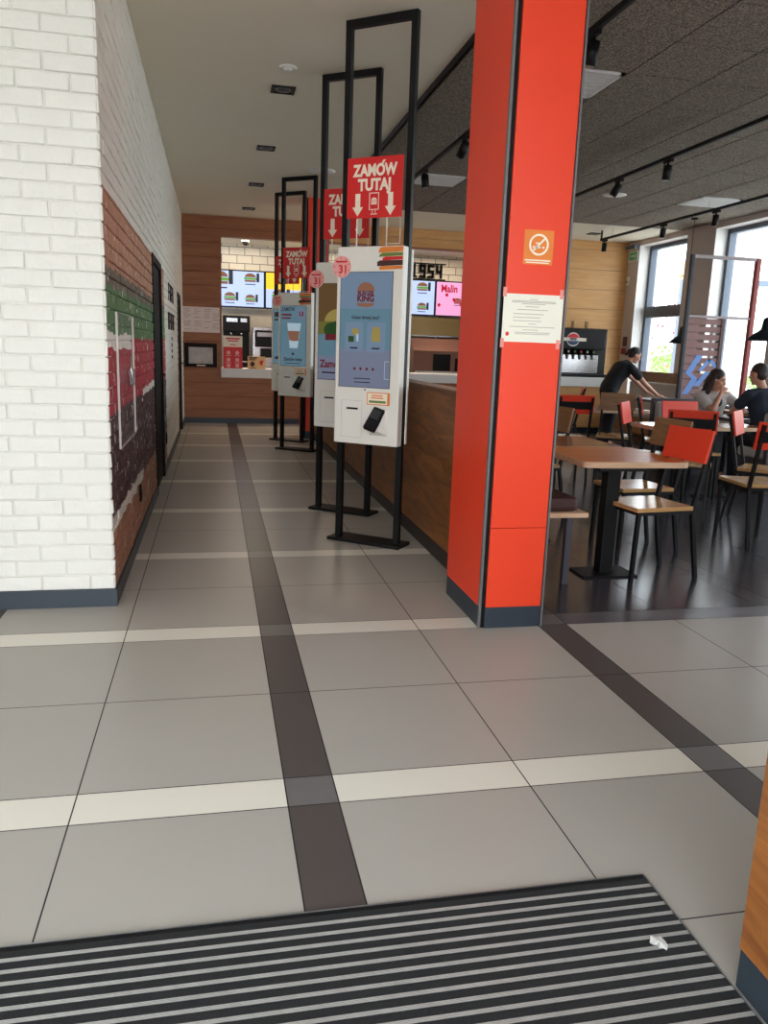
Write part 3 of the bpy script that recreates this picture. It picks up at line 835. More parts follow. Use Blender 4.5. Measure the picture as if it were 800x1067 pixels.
# dark marks lettered on the white brick beyond the first door
t = thing('wall_lettering', 'black worn lettering on the white brick between the two black doors', 'lettering', (XL + .011, 10.55, 1.8))
bm = bm_new(); random.seed(11)
for row, (zc, n, w) in enumerate(((.17, 4, 1.15), (-.17, 6, 1.5))):
    for k in range(n):
        y0 = -w/2 + w*k/n; cw = w/n*.74
        strokes = [(y0, zc - .10, y0 + cw*.2, zc + .10), (y0, zc - .015, y0 + cw, zc + .012)]
        if (k + row) % 2: strokes.append((y0 + cw*.78, zc - .10, y0 + cw, zc + .10))
        else: strokes.append((y0, zc + .075, y0 + cw, zc + .10))
        for a, b, c_, d in strokes: box(bm, (-.004, a, b), (.003, c_, d))
for k in range(4): box(bm, (-.004, -.05, -.62 + .075*k), (.003, .06, -.58 + .075*k))
obj('letter_strokes', bm, M_dark_ink, t)
t = thing('wall_socket', 'small black socket low on the white brick by the first door', 'socket', (XL + .008, 8.9, .36))
bm = bm_new(); box(bm, (0, -.045, -.06), (.012, .045, .06), 0, .003); obj('cover_plate', bm, M_blackmatte, t)
bm = bm_new(); box(bm, (.012, -.02, -.025), (.015, .02, .025)); obj('socket_insert', bm, M_black, t)
t = thing('wall_socket', 'small black socket on the painted bun at the foot of the mural', 'socket', (XL + .008, 5.75, .34))
bm = bm_new(); box(bm, (0, -.035, -.06), (.012, .035, .06), 0, .003); obj('cover_plate', bm, M_blackmatte, t)
bm = bm_new(); box(bm, (.012, -.018, -.025), (.015, .018, .025)); obj('socket_insert', bm, M_black, t)
# clear acrylic pocket on the mural
t = thing('acrylic_panel', 'clear acrylic panel with a silver lock screwed over the painted burger', 'panel', (XL + .010, 5.05, 1.17))
m, nt, b = new_mat('clear_acrylic')
b.inputs['Base Color'].default_value = (1, 1, 1, 1); b.inputs['Alpha'].default_value = .05; b.inputs['Roughness'].default_value = .1
bm = bm_new(); box(bm, (0, -.44, -.37), (.008, .44, .37), 0, .002); obj('sheet', bm, m, t)
bm = bm_new()
for q in ((-.444, -.374, .444, -.37), (-.444, .37, .444, .374), (-.444, -.374, -.439, .374), (.439, -.374, .444, .374)): box(bm, (0, q[0], q[1]), (.012, q[2], q[3]))
obj('clear_edge', bm, mat('acrylic_edge', (214, 206, 200), .25), t)
bm = bm_new(); box(bm, (.008, .10, -.05), (.035, .19, .05), 0, .006); obj('lock_box', bm, M_steel, t)
bm = bm_new(); tube(bm, [(.03, .02, .14), (.03, .02, -.04), (.03, .10, -.04)], .006, 8); obj('lock_bar', bm, M_steel, t)

# ------------------------------------------------------------------ ceiling fittings in the hall
dl0 = thing('ceiling_downlight', 'x', 'downlight', (.583, 7.275, ZC), 0, 'square black downlights in the hall ceiling')
bm = bm_new()
for q in ((-.1, -.1, .1, -.07), (-.1, .07, .1, .1), (-.1, -.07, -.07, .07), (.07, -.07, .1, .07)): box(bm, (q[0], q[1], -.012), (q[2], q[3], 0), 0, .002)
obj('bezel', bm, M_black, dl0)
bm = bm_new(); lathe(bm, [(0, -.004), (.055, -.004), (.06, -.009), (.068, -.009), (.068, 0)], seg=20); obj('reflector', bm, M_alu, dl0)
bm = bm_new(); box(bm, (-.07, -.07, -.004), (.07, .07, -.0005)); obj('recess', bm, M_blackmatte, dl0)
dlabels = ['square black downlight nearest the entrance in the white hall ceiling', 'second square black downlight from the entrance', 'third square black downlight from the entrance', 'square black downlight just before the brown wood back wall']
dl0['label'] = dlabels[0]
for lab, (x, y) in zip(dlabels[1:], ((.57, 9.375), (.57, 11.464), (.55, 13.475))):
    c = copy_tree(dl0); c.location = (x, y, ZC); c['label'] = lab
c = copy_tree(dl0); c.location = (6.55, 13.6, ZC); c['label'] = 'square black downlight above the drinks machine wall'; c['group'] = 'square black downlights in the cream ceiling strip'
def disc(label, x, y, r, cat='detector'):
    t = thing('smoke_detector' if cat == 'detector' else 'ceiling_speaker', label, cat, (x, y, ZC))
    bm = bm_new(); lathe(bm, [(0, -.012), (r*.8, -.012), (r, -.004), (r, 0)], seg=28); obj('base_ring', bm, M_whitepaint, t)
    bm = bm_new(); lathe(bm, [(0, -.03 if cat == 'detector' else -.016), (r*.4, -.03 if cat == 'detector' else -.016), (r*.55, -.012)], seg=24); obj('grille', bm, M_whiteplastic, t)
disc('small white smoke detector on the hall ceiling by the first downlight', .575, 6.719, .07)
disc('flat white disc speaker on the hall ceiling above the front kiosks', 1.30, 10.3, .17, 'speaker')
disc('round white speaker in the dark dining ceiling between the tracks', 5.22, 10.33, .16, 'speaker')
vl = ['white louvred air vent in the dark ceiling right beside the red pillar', 'white louvred air vent in the dark ceiling near the counter', 'white louvred air vent in the dark ceiling by the windows']
for lab, (x, y) in zip(vl, VENTS):
    yv = min((b for b in ys if abs(b - y) < .35), key=lambda b: abs(b - y))
    t = thing('ceiling_vent', lab, 'vent', (x + .32, yv + .3275, ZC), 0, 'louvred vents in the dark ceiling')
    bm = bm_new(); s = .30
    for q in ((-s, -s, s, -s + .03), (-s, s - .03, s, s), (-s, -s, -s + .03, s), (s - .03, -s, s, s)): box(bm, (q[0], q[1], -.01), (q[2], q[3], .02))
    obj('frame', bm, M_whitepaint, t)
    bm = bm_new(); box(bm, (-s + .03, -s + .03, .012), (s - .03, s - .03, .018)); obj('duct_backing', bm, M_blackmatte, t)
    bm = bm_new()
    for k in range(11):
        yy = -s + .045 + k * .048
        box(bm, (-s + .03, yy, -.008), (s - .03, yy + .026, .002))
    obj('louvres', bm, M_whitepaint, t)

# ------------------------------------------------------------------ lighting tracks with spots
ZT = 3.35
def track(label, x, y0, y1, spots, spot_labels):
    t = thing('lighting_track', label, 'track', (x, y0, ZT), 0, 'black lighting tracks')
    bm = bm_new(); box(bm, (-.018, 0, -.018), (.018, y1 - y0, .018), 0, .003); obj('rail', bm, M_black, t)
    L = y1 - y0
    k = .4
    while k < L - .35:
        bm = bm_new(); tube(bm, [(0, k, .018), (0, k, .149)], .0025, 6); obj('suspension_wire', bm, M_alu, t)
        k += 1.35
    bm = bm_new(); box(bm, (-.012, L - .03, .018), (.012, L - .004, .149)); obj('end_drop', bm, M_black, t)
    for lab, (y, ang, tl) in zip(spot_labels, spots):
        s = thing('track_spotlight', lab, 'spotlight', (x, y, ZT - .018), 0, 'black spotlights on the tracks')
        bm = bm_new(); box(bm, (-.016, -.075, -.03), (.016, .075, 0), 0, .003); obj('adapter', bm, M_black, s)
        bm = bm_new(); tube(bm, [(.0, 0, -.03), (0, 0, -.065)], .012, 10); obj('swivel', bm, M_black, s)
        Mx = Matrix.Translation((0, 0, -.06)) @ Matrix.Rotation(R(ang), 4, 'Z') @ Matrix.Rotation(R(tl), 4, 'X')
        bm = bm_new(); tube(bm, [Mx @ Vector((0, 0, .01)), Mx @ Vector((0, 0, -.13))], .042, 18); obj('spot_body', bm, M_black, s)
        bm = bm_new(); tube(bm, [Mx @ Vector((0, 0, -.1285)), Mx @ Vector((0, 0, -.1315))], .034, 18); obj('lens', bm, M_alu, s)
track('black lighting track nearest the counter, passing behind the red pillar', 2.285, 3.4, 9.6, [(4.97, 30, 10), (7.536, 20, 40), (9.033, 200, 12)],
      ['large looking black spotlight at the top edge beside the red pillar', 'tilted black spotlight just left of the red pillar', 'black spotlight below the track next to the kiosk frame'])
track('black lighting track across the middle of the dark dining ceiling', 4.44, 3.0, 11.2, [(8.694, 60, 30), (7.694, 0, 8)],
      ['black spotlight near the round speaker on the middle track', 'second black spotlight on the middle track, nearer the entrance'])
track('black lighting track running closest to the windows', 6.52, 3.0, 13.25, [(13.1, 0, 5), (11.25, 0, 6), (9.962, 0, 8)],
      ['black spotlight at the far end of the window track', 'black spotlight on the window track above the exit window', 'black spotlight on the window track in front of the wide grey pier'])

# pendant lamps
lamp0 = None
for lab, (x, y) in (('black dome pendant lamp hanging beyond the slatted screen', (7.17, 11.5)), ('black dome pendant lamp hanging above the seated couple', (6.17, 8.2))):
    if lamp0 is None:
        t = thing('pendant_lamp', lab, 'lamp', (x, y, 1.63), 0, 'black dome pendant lamps'); lamp0 = t
        bm = bm_new(); lathe(bm, [(.20, 0), (.195, .012), (.14, .07), (.085, .105), (.06, .13), (.05, .19), (.045, .24), (.02, .26), (.0, .26)], seg=32)
        bmesh.ops.solidify(bm, geom=list(bm.faces), thickness=.004); obj('lamp_shade', bm, mat('dark_petrol_enamel', (36, 48, 58), .4), t)
        bm = bm_new(); tube(bm, [(0, 0, .25), (0, 0, ZC - 1.63 - .02)], .004, 8); obj('cord', bm, M_black, t)
        bm = bm_new(); lathe(bm, [(0, ZC - 1.63 - .025), (.05, ZC - 1.63 - .025), (.055, ZC - 1.63), (0, ZC - 1.63)], seg=20); obj('ceiling_rose', bm, M_black, t)
        bm = bm_new(); lathe(bm, [(0, .05), (.03, .06), (.035, .09), (.02, .13), (.0, .14)], seg=16); obj('bulb', bm, M_whiteplastic, t)
    else:
        t = copy_tree(lamp0); t.location = (x, y, 1.63); t['label'] = lab

# ------------------------------------------------------------------ furniture
def make_chair(back_mat, back_side):
    """local front is -Y"""
    t = thing('dining_chair', 'x', 'chair', (0, 0, 0), 0, 'metal framed dining chairs')
    bm = bm_new()
    box(bm, (-.195, -.225, .463), (.195, .195, .490), 0, .004)
    obj('seat', bm, M_wood_seat, t)
    bm = bm_new()
    for sx in (-1, 1): bar(bm, (sx*.176, -.20, .452), (sx*.176, .20, .452), .022)
    for y in (-.20, .19): bar(bm, (-.165, y, .452), (.165, y, .452), .020)
    obj('seat_frame', bm, M_black, t)
    for sx in (-1, 1):
        bm = bm_new(); bar(bm, (sx*.176, -.212, 0), (sx*.176, -.20, .463), .024); obj('leg', bm, M_black, t)
        bm = bm_new(); bar(bm, (sx*.176, .285, 0), (sx*.176, .20, .463), .024); bar(bm, (sx*.176, .20, .45), (sx*.176, .305, .945), .024); obj('leg', bm, M_black, t)
    n = Vector((0, .985, -.2)).normalized()
    Mx = Matrix.Translation((0, .262, .862)) @ Matrix.Rotation(R(-11.5), 4, 'X')
    bm = bm_new(); box(bm, (-.205, -.010, -.105), (.205, .008, .105), 0, .003, Mx); obj('backrest', bm, back_mat, t)
    bm = bm_new(); box(bm, (-.19, .0085, -.05), (.19, .014, .035), 0, 0, Mx); obj('back_strap', bm, M_black, t)
    return t
red0 = make_chair(M_red_seat, None)
wood0 = make_chair(M_wood_edge, None)
used = set()
def place(proto, x, y, fx, fy, label):
    key = proto.name
    o = proto if key not in used else copy_tree(proto)
    used.add(key)
    o.location = (x, y, 0); o.rotation_euler = (0, 0, math.atan2(fx, -fy)); o['label'] = label
    return o
place(red0, 2.722, 4.55, -.99, -.13, 'nearest orange red backed chair, wooden seat, at the near table')
place(wood0, 3.0, 5.22, -.995, -.09, 'brown wood backed chair directly behind the nearest red backed chair')
place(wood0, 2.60, 6.30, -.98, -.2, 'brown wood backed chair beyond the paired tables beside the pillar')
place(red0, 4.20, 6.42, .55, .83, 'orange red chair seen from behind with a black band, just past the nearest chair')
place(red0, 4.12, 5.36, .12, .99, 'orange red chair cut by the right edge of the photo, black band across its back')
place(red0, 4.70, 6.03, .70, -.71, 'orange red chair turned edge-on behind the one at the right edge')
place(red0, 4.72, 7.20, 0, -1, 'orange red backed chair at the far side of the middle table')
place(red0, 4.16, 7.02, .77, -.63, 'small orange red chair back at the left end of the middle table')
place(red0, 5.00, 8.20, .88, -.47, 'thin edge-on red and black chair back behind the middle table')
place(red0, 3.95, 8.45, .2, .98, 'red and black banded chair back right next to the red pillar')
place(wood0, 4.62, 8.62, -.5, -.86, 'brown wood backed chair standing in front of the bending worker')
place(red0, 4.72, 10.38, -.88, .47, 'small distant orange red chair near the drinks counter')

def table(label, x0, x1, y0, y1, top, cols, plate, chamfer=.05, group='wood topped dining tables', edge=M_table_edge):
    cx, cy = (x0 + x1)/2, (y0 + y1)/2
    t = thing('dining_table', label, 'table', (cx, cy, 0), 0, group)
    hx, hy = (x1 - x0)/2, (y1 - y0)/2
    c = chamfer
    pts = []
    for sx, sy in ((-1, -1), (1, -1), (1, 1), (-1, 1)):
        for k in range(5):
            a = math.atan2(sy, sx) - PI/4 + PI/2*k/4
            pts.append((sx*(hx - c) + c*math.cos(a), sy*(hy - c) + c*math.sin(a)))
    bm = bm_new()
    lo = [bm.verts.new((a, b, .715)) for a, b in pts]; hi = [bm.verts.new((a, b, .752)) for a, b in pts]
    f = bm.faces.new(hi); f.material_index = 0
    f = bm.faces.new(list(reversed(lo))); f.material_index = 1
    for i in range(len(pts)):
        f = bm.faces.new((lo[i], lo[(i+1) % len(pts)], hi[(i+1) % len(pts)], hi[i])); f.material_index = 1
    obj('tabletop', bm, [top, edge], t)
    for (lx, ly) in cols:
        bm = bm_new(); box(bm, (lx - .045 - cx, ly - .045 - cy, .012), (lx + .045 - cx, ly + .045 - cy, .70), 0, .004)
        box(bm, (lx - .16 - cx, ly - .16 - cy, .70), (lx + .16 - cx, ly + .16 - cy, .715)); obj('column', bm, M_black, t)
        bm = bm_new(); box(bm, (lx - plate - cx, ly - plate*.62 - cy, 0), (lx + plate - cx, ly + plate*.62 - cy, .012), 0, .003); obj('base_plate', bm, M_black, t)
    return t
table('nearest orange brown table beside the pillar, black column and flat foot', 2.24, 2.97, 4.50, 5.28, M_table, [(2.485, 4.62)], .19)
table('darker brown table pushed against the back of the nearest table', 2.20, 2.93, 5.30, 5.98, M_table_brown, [(2.30, 5.62)], .20)
table('glossy wide wood table in the middle of the dining area', 4.12, 5.42, 6.92, 7.40, M_table_brown, [(4.45, 7.2), (5.0, 7.2)], .16)
table('small brown table behind the slanted red chair, near the bending worker', 4.45, 5.3, 9.0, 9.7, M_table_brown, [(4.9, 9.4)], .16)
table('dark table between the seated couple', 5.72, 6.60, 7.95, 8.55, mat('dark_table_top', (60, 58, 62), .35), [(6.12, 8.25)], .2, group='dark topped tables', edge=M_darkbooth)
table('dark table by the windows that the bending worker is wiping', 6.62, 7.22, 11.1, 11.95, mat('dark_table_top_grey', (70, 66, 66), .35), [(6.95, 11.5)], .2, group='dark topped tables', edge=M_darkbooth)

# cushioned bench beside the pillar
t = thing('cushioned_bench', 'bench with a dark brown cushion between the pillar and the near table', 'bench', (1.70, 4.36, 0))
bm = bm_new(); box(bm, (0, 0, .43), (.52, 1.75, .46), 0, .004); obj('seat_board', bm, M_table_edge, t)
bm = bm_new(); box(bm, (.02, .03, .461), (.47, 1.73, .55), 0, .03); obj('cushion', bm, M_cushion, t)
for x in (.05, .42):
    for y in (.06, 1.69):
        bm = bm_new(); box(bm, (x - .02, y - .02, 0), (x + .02, y + .02, .43)); obj('leg', bm, mat('grey_steel_leg', (74, 74, 80), .4), t)

# booth seats
def booth(label, x, y, rz, w):
    t = thing('booth_seat', label, 'booth', (x, y, 0), rz, 'dark booth seats')
    bm = bm_new(); box(bm, (-w/2, .20, 0), (w/2, .26, .90), 0, .006); obj('back_panel', bm, M_darkbooth, t)
    bm = bm_new(); box(bm, (-w/2 + .02, .10, .46), (w/2 - .02, .20, .86), 0, .03); obj('back_cushion', bm, M_greycush, t)
    bm = bm_new(); box(bm, (-w/2 + .02, -.28, .36), (w/2 - .02, .19, .47), 0, .03); obj('seat_cushion', bm, M_greycush, t)
    bm = bm_new(); box(bm, (-w/2, -.25, 0), (w/2, .19, .36)); obj('seat_box', bm, M_darkbooth, t)
booth('dark booth seat with grey cushion that the woman sits on', 5.85, 8.95, 0, .9)
booth('dark booth seat behind the man in the navy shirt', 6.12, 7.60, PI, .8)
t = thing('upholstered_bench', 'long pale grey upholstered bench under the windows', 'bench', (7.35, 11.9, 0))
bm = bm_new(); box(bm, (-.32, -.55, .12), (.15, 1.7, .40), 0, .004); obj('bench_box', bm, M_wood_edge, t)
bm = bm_new(); box(bm, (-.34, -.55, .40), (.14, 1.7, .50), 0, .03); obj('seat_cushion', bm, M_greycush, t)
bm = bm_new(); box(bm, (.15, -.55, .42), (.29, 1.7, .97), 0, .03); obj('back_cushion', bm, M_greycush, t)
bm = bm_new(); box(bm, (.27, -.55, 0.97), (.345, 1.7, 1.15), 0, .004); obj('timber_ledge', bm, M_wood_edge, t)

# slatted screen in a tall dark frame
YD = 9.35
t = thing('slatted_screen', 'tall framed divider with reddish wooden slats and a blue painted pattern', 'divider', (0, YD, 0))
xa, xb_ = 5.86, 6.79
M_redframe = mat('dull_red_frame', (150, 52, 48), .5)
M_slat = mat('pinkish_brown_slat', (150, 112, 108), .6)
M_bluepaint = mat('blue_paint', (120, 160, 226), .6)
bm = bm_new(); box(bm, (xa - .02, -.03, 0), (xa + .02, .03, 2.68), 0, .003); obj('post', bm, mat('petrol_frame', (40, 48, 60), .45), t)
bm = bm_new(); box(bm, (xb_ - .03, -.03, 0), (xb_ + .03, .03, 2.68), 0, .003); obj('post', bm, M_redframe, t)
bm = bm_new(); box(bm, (xa + .02, -.02, 2.64), (xb_ - .03, .02, 2.68), 0, .002); obj('top_rail', bm, mat('grey_pink_rail', (176, 164, 166), .5), t)
bm = bm_new(); box(bm, (xa + .02, -.02, 1.915), (xb_ - .03, .02, 1.945), 0, .002); obj('middle_rail', bm, mat('grey_pink_rail_b', (176, 164, 166), .5), t)
bm = bm_new(); bm2 = bm_new()
xs_end = xa + .50
z = 1.905; k = 0
while z > .12:
    z0 = z - .070
    # boards with a slot between them: full at the left, slotted to the right
    box(bm, (xa + .02, -.010, z0), (xs_end, .010, z), 0)
    box(bm, (xa + .02, -.004, z0 - .028), (xa + .195, .002, z0 - .006), 0)
    box(bm, (xa + .365, -.009, z0 - .028), (xa + .40, .009, z0), 0)
    z = z0 - .028; k += 1
obj('slat_panel', bm, M_slat, t)
bm2.free()
bm = bm_new(); box(bm, (xs_end, -.02, .1), (xs_end + .05, .02, 1.915), 0, .002); obj('slat_stile', bm, mat('brown_stile', (92, 60, 58), .5), t)
bm = bm_new()
def diag(x0, z0, x1, z1, w):
    poly(bm, [(x0, -.0105, z0), (x0 + w, -.0105, z0), (x1 + w, -.0105, z1), (x1, -.0105, z1)], (0, -.002, 0))
diag(xa + .04, .95, xa + .16, 1.15, .09); diag(xa + .16, 1.15, xa + .06, 1.22, .09); diag(xa + .06, 1.22, xa + .20, 1.45, .09)
diag(xa + .20, 1.40, xa + .40, 1.40, .05); diag(xa + .24, 1.25, xa + .36, 1.40, .06); diag(xa + .36, 1.40, xa + .46, 1.30, .07); diag(xa + .20, 1.06, xa + .34, 1.24, .08); diag(xa + .33, 1.06, xa + .40, 1.18, .06)
obj('blue_pattern', bm, M_bluepaint, t)

# ------------------------------------------------------------------ drinks station against the back wall
t = thing('drinks_counter', 'white topped wooden counter under the black drinks machine', 'counter', (6.20, 14.0, 0))
bm = bm_new(); box(bm, (-.82, -.30, 0.08), (.92, .42, .83), 0, .004); obj('cabinet', bm, M_wood_light, t)
bm = bm_new(); box(bm, (-.84, -.33, .83), (.94, .425, 1.0), 0, .005); obj('counter_top', bm, M_whitepaint, t)
bm = bm_new(); box(bm, (-.82, -.27, 0), (.92, .42, .08)); obj('skirting', bm, M_plinth, t)
t = thing('drinks_machine', 'black soft drinks dispenser with a round red, white and blue badge', 'dispenser', (6.50, 14.05, 1.0))
bm = bm_new(); box(bm, (-.62, -.10, 0), (.66, .33, .88), 0, .012); obj('cabinet', bm, M_black, t)
bm = bm_new(); box(bm, (-.60, -.27, .50), (.56, -.10, .83), 0, .02); obj('display_hood', bm, M_black, t)
bm = bm_new(); box(bm, (-.62, -.32, 0.0), (.66, -.10, .055), 0, .006); obj('drip_tray', bm, M_black, t)
bm = bm_new(); box(bm, (-.56, -.115, .07), (.50, -.101, .40), 0, .002); obj('splash_plate', bm, M_steel, t)
bm = bm_new(); box(bm, (-.45, -.274, .645), (-.20, -.27, .705)); box(bm, (.0, -.274, .645), (.16, -.27, .705)); obj('label_plate', bm, M_cream_ink, t)
bd = thing_part('round_badge', t)
bc = (-.10, .675)
bm = bm_new(); poly(bm, ell(bc[0], bc[1], .125, .125, -.2705, 28), (0, -.006, 0)); obj('badge_disc', bm, M_whitepaint, bd)
bm = bm_new(); poly(bm, ell(bc[0], bc[1] + .022, .112, .082, -.2765, 16, R(5), R(175)), (0, -.002, 0)); obj('badge_top', bm, M_red_print, bd)
bm = bm_new(); poly(bm, ell(bc[0], bc[1] - .022, .112, .082, -.2765, 16, R(185), R(355)), (0, -.002, 0)); obj('badge_bottom', bm, mat('badge_blue', (30, 44, 96), .4), bd)
text('badge_lettering', 'PEPSI', .06, M_dark_ink, bd, (bc[0], -.2785, bc[1]), bold=.04, sx=.95)
for k in range(8):
    x = -.50 + k * .125
    n = thing_part('nozzle', t)
    bm = bm_new(); box(bm, (x - .022, -.17, .40), (x + .022, -.105, .50), 0, .004); obj('valve_block', bm, M_blackmatte, n)
    bm = bm_new(); lathe(bm, [(.0, .32), (.012, .32), (.014, .36), (.022, .37), (.022, .40)], (x, -.14, 0), 12); obj('spout', bm, M_steel, n)
    bm = bm_new(); box(bm, (x - .016, -.176, .44), (x + .016, -.170, .475)); obj('flavour_tag', bm, [M_whitepaint, M_green_print, M_red_print][k % 3], n)
cup0 = None
for lab, x in (('paper cup on top of the drinks machine, nearest the red pillar', 6.02), ('middle paper cup on top of the drinks machine', 6.53), ('white paper cup on top of the drinks machine, nearest the windows', 6.80)):
    if cup0 is None:
        cup0 = tag(obj('paper_cup', (lambda b_: (lathe(b_, [(0, 0), (.03, 0), (.042, .13), (.044, .133), (.040, .133), (.029, .006), (0, .006)], seg=18), b_)[1])(bm_new()), mat('cup_card', (216, 178, 128), .6), None, (x, 14.1, 1.8805)), lab, 'cup', 'paper cups on the drinks machine')
    else:
        c = cup0.copy(); c.data = cup0.data; COL.objects.link(c); c.location = (x, 14.1, 1.8805); c['label'] = lab

# exit sign, emergency light, sensor, call point on the grey pier
t = thing('exit_sign', 'green and white exit sign on the grey pier by the window', 'sign', (XF - .002, 14.235, 3.23))
bm = bm_new(); box(bm, (-.02, -.17, -.10), (0, .17, .10), 0, .003); obj('sign_box', bm, M_whitepaint, t)
bm = bm_new(); box(bm, (-.022, -.15, -.055), (-.02, .12, .075)); obj('green_face', bm, emissive('exit_green', (22, 120, 66), .4), t)
bm = bm_new(); box(bm, (-.0235, -.11, -.02), (-.022, -.05, .04)); box(bm, (-.0235, -.03, -.01), (-.022, .08, .03)); obj('running_man_symbol', bm, M_whitepaint, t)
t = thing('emergency_light', 'dark emergency light box above the green exit sign', 'light', (XF - .001, 14.235, 3.40))
bm = bm_new(); box(bm, (-.09, -.17, -.035), (0, .17, .035), 0, .008); obj('housing', bm, M_greyframe, t)
bm = bm_new(); box(bm, (-.07, -.15, -.042), (-.02, .15, -.035)); obj('diffuser', bm, M_whiteplastic, t)
t = thing('wall_sensor', 'small white sensor on the grey pier below the exit sign', 'sensor', (XF - .001, 14.33, 2.80))
bm = bm_new(); box(bm, (-.04, -.04, -.08), (0, .04, .08), 0, .01); obj('housing', bm, M_whiteplastic, t)
bm = bm_new(); box(bm, (-.044, -.02, -.04), (-.04, .02, .0)); obj('sensor_lens', bm, M_ink, t)
t = thing('fire_call_point', 'dark red fire call point on the grey pier beside the worker', 'call point', (XF - .001, 14.25, 1.50))
bm = bm_new(); box(bm, (-.05, -.06, -.06), (0, .06, .06), 0, .008); obj('housing', bm, mat('call_point_red', (140, 42, 40), .4), t)
bm = bm_new(); box(bm, (-.03, -.06, .09), (0, .06, .27), 0, .004); obj('instruction_plate', bm, mat('brown_plate', (96, 58, 54), .5), t)

# ------------------------------------------------------------------ kitchen contents
M_menu_white = emissive('menu_panel_white', (176, 196, 246), 1.0)
M_menu_yel = emissive('menu_panel_yellow', (246, 196, 50), 1.1)
M_menu_pink = emissive('menu_panel_pink', (232, 160, 206), .95)
M_menu_brown = emissive('menu_food_brown', (128, 84, 52), .8)
M_menu_green = emissive('menu_food_green', (96, 156, 50), .8)
M_menu_dark = emissive('menu_dark', (40, 36, 44), .5)
M_menu_red = emissive('menu_red', (176, 22, 52), .9)
def menu(label, x0, kind):
    t = thing('menu_screen', label, 'screen', (x0 + .585, KY - .10, 2.45), 0, 'menu screens above the kitchen')
    bm = bm_new(); box(bm, (-.582, -.03, -.36), (.582, .06, .36), 0, .004); obj('casing', bm, M_blackmatte, t)
    bm = bm_new(); box(bm, (-.03, .06, -.1), (.03, .086, .1)); obj('wall_bracket', bm, M_black, t)
    m = {'w': M_menu_white, 'y': M_menu_white, 'p': M_menu_pink}[kind]
    if kind == 'y':
        bm = bm_new(); poly(bm, rect(-.562, .02, .562, .335, -.0306), (0, -.001, 0)); obj('yellow_banner', bm, M_menu_yel, t)
    bm = bm_new(); poly(bm, rect(-.562, -.335, .562, .335, -.0302), (0, -.001, 0)); obj('panel', bm, m, t)
    bmb, bmg, bmd = bm_new(), bm_new(), bm_new()
    y = -.0315
    if kind == 'w':
        spots = [(-.30, .17, 1.5), (.30, .20, 1.0), (-.10, -.17, .95), (.30, -.19, .85), (-.42, -.17, .8)]
    elif kind == 'y':
        spots = [(-.3, -.1, 1.2), (.2, -.1, 1.2)]
    else:
        spots = [(-.1, -.05, .7), (.25, -.05, .7), (.08, -.2, .7)]
    for cx, cz, s in spots:
        poly(bmb, ell(cx, cz + .03*s, .11*s, .075*s, y, 14, 0, PI), (0, -.001, 0)); poly(bmb, rect(cx - .11*s, cz - .06*s, cx + .11*s, cz - .025*s, y), (0, -.001, 0))
        poly(bmg, rect(cx - .12*s, cz - .02*s, cx + .12*s, cz + .022*s, y), (0, -.001, 0))
        poly(bmd, rect(cx + .12*s, cz - .06*s, cx + .175*s, cz + .11*s, y), (0, -.001, 0))
        poly(bmd, rect(cx - .10*s, cz - .115*s, cx + .10*s, cz - .098*s, y), (0, -.001, 0))
    obj('food_print', bmb, M_menu_brown, t); obj('salad_print', bmg, M_menu_green if kind != 'p' else M_menu_red, t); obj('cup_print', bmd, M_menu_dark, t)
    if kind == 'p':
        text('lettering', 'Malin', .21, M_menu_red, t, (-.47, -.033, .20), bold=.03, sx=.8, align='LEFT')
        bm = bm_new()
        for k in range(7): poly(bm, ell(-.5 + .16*k, .02 + .3*((k*37 % 10)/10 - .5), .035, .035, y, 10), (0, -.001, 0))
        obj('berry_picture', bm, M_menu_red, t)
menu('blue white lit menu screen at the left end of the kitchen opening', -.18, 'w')
menu('yellow lit menu screen second from the left, above the rear kiosks', .99, 'y')
menu('white lit menu screen in the middle of the row, behind the front kiosks', 2.16, 'w')
menu('white lit menu screen with burger pictures, left of the pink one', 3.33, 'w')
menu('pink lit menu screen reading Malin beside the red pillar', 4.50, 'p')
t = thing('kitchen_lettering', 'black raised year lettering on the white kitchen tiles', 'lettering', (4.70, KY - .03, 2.985))
M_letter = mat('black_letter', (10, 8, 8), .7, spec=.2)
def block(name, segs_by_char, x, cw, gap, h, th):
    bm = bm_new()
    for segs in segs_by_char:
        for (a, b, c_, d) in segs: box(bm, (x + a*cw, -.045, -h/2 + b*h), (x + c_*cw, -.02, -h/2 + d*h))
        x += cw + gap
    return obj(name, bm, M_letter, t)
T_ = .26; U_ = .2
L_, R_ = (0, 0, .36, 1), (.64, 0, 1, 1)
top_, mid_, bot_ = (0, 1 - U_, 1, 1), (0, .5 - U_/2, 1, .5 + U_/2), (0, 0, 1, U_)
UL, UR, LL, LR = (0, .5, .36, 1), (.64, .5, 1, 1), (0, 0, .36, .5), (.64, 0, 1, .5)
SEG = {'1': [(.33, 0, .67, 1), (.1, .74, .33, .92), (.08, 0, .92, .16)], '9': [top_, mid_, bot_, UL, R_], '5': [top_, mid_, bot_, UL, LR], '4': [UL, mid_, R_],
       'S': [top_, mid_, bot_, UL, LR], 'I': [(.33, 0, .67, 1)], 'N': [L_, R_, (.25, .45, .75, .75)], 'C': [L_, top_, bot_], 'E': [L_, top_, mid_, bot_]}
block('letters', [SEG[c_] for c_ in 'SINCE'], -1.75, .135, .05, .25, .05)
block('digits', [SEG[c_] for c_ in '1954'], -.72, .135, .04, .27, .05)
bm = bm_new()
for z in (-.155, .155): box(bm, (-1.75, -.03, z - .012), (.02, -.005, z + .012))
obj('fixing_rail', bm, M_letter, t)
t = thing('dome_camera', 'small dark dome camera hanging from the kitchen ceiling', 'camera', (.58, 15.7, 3.3))
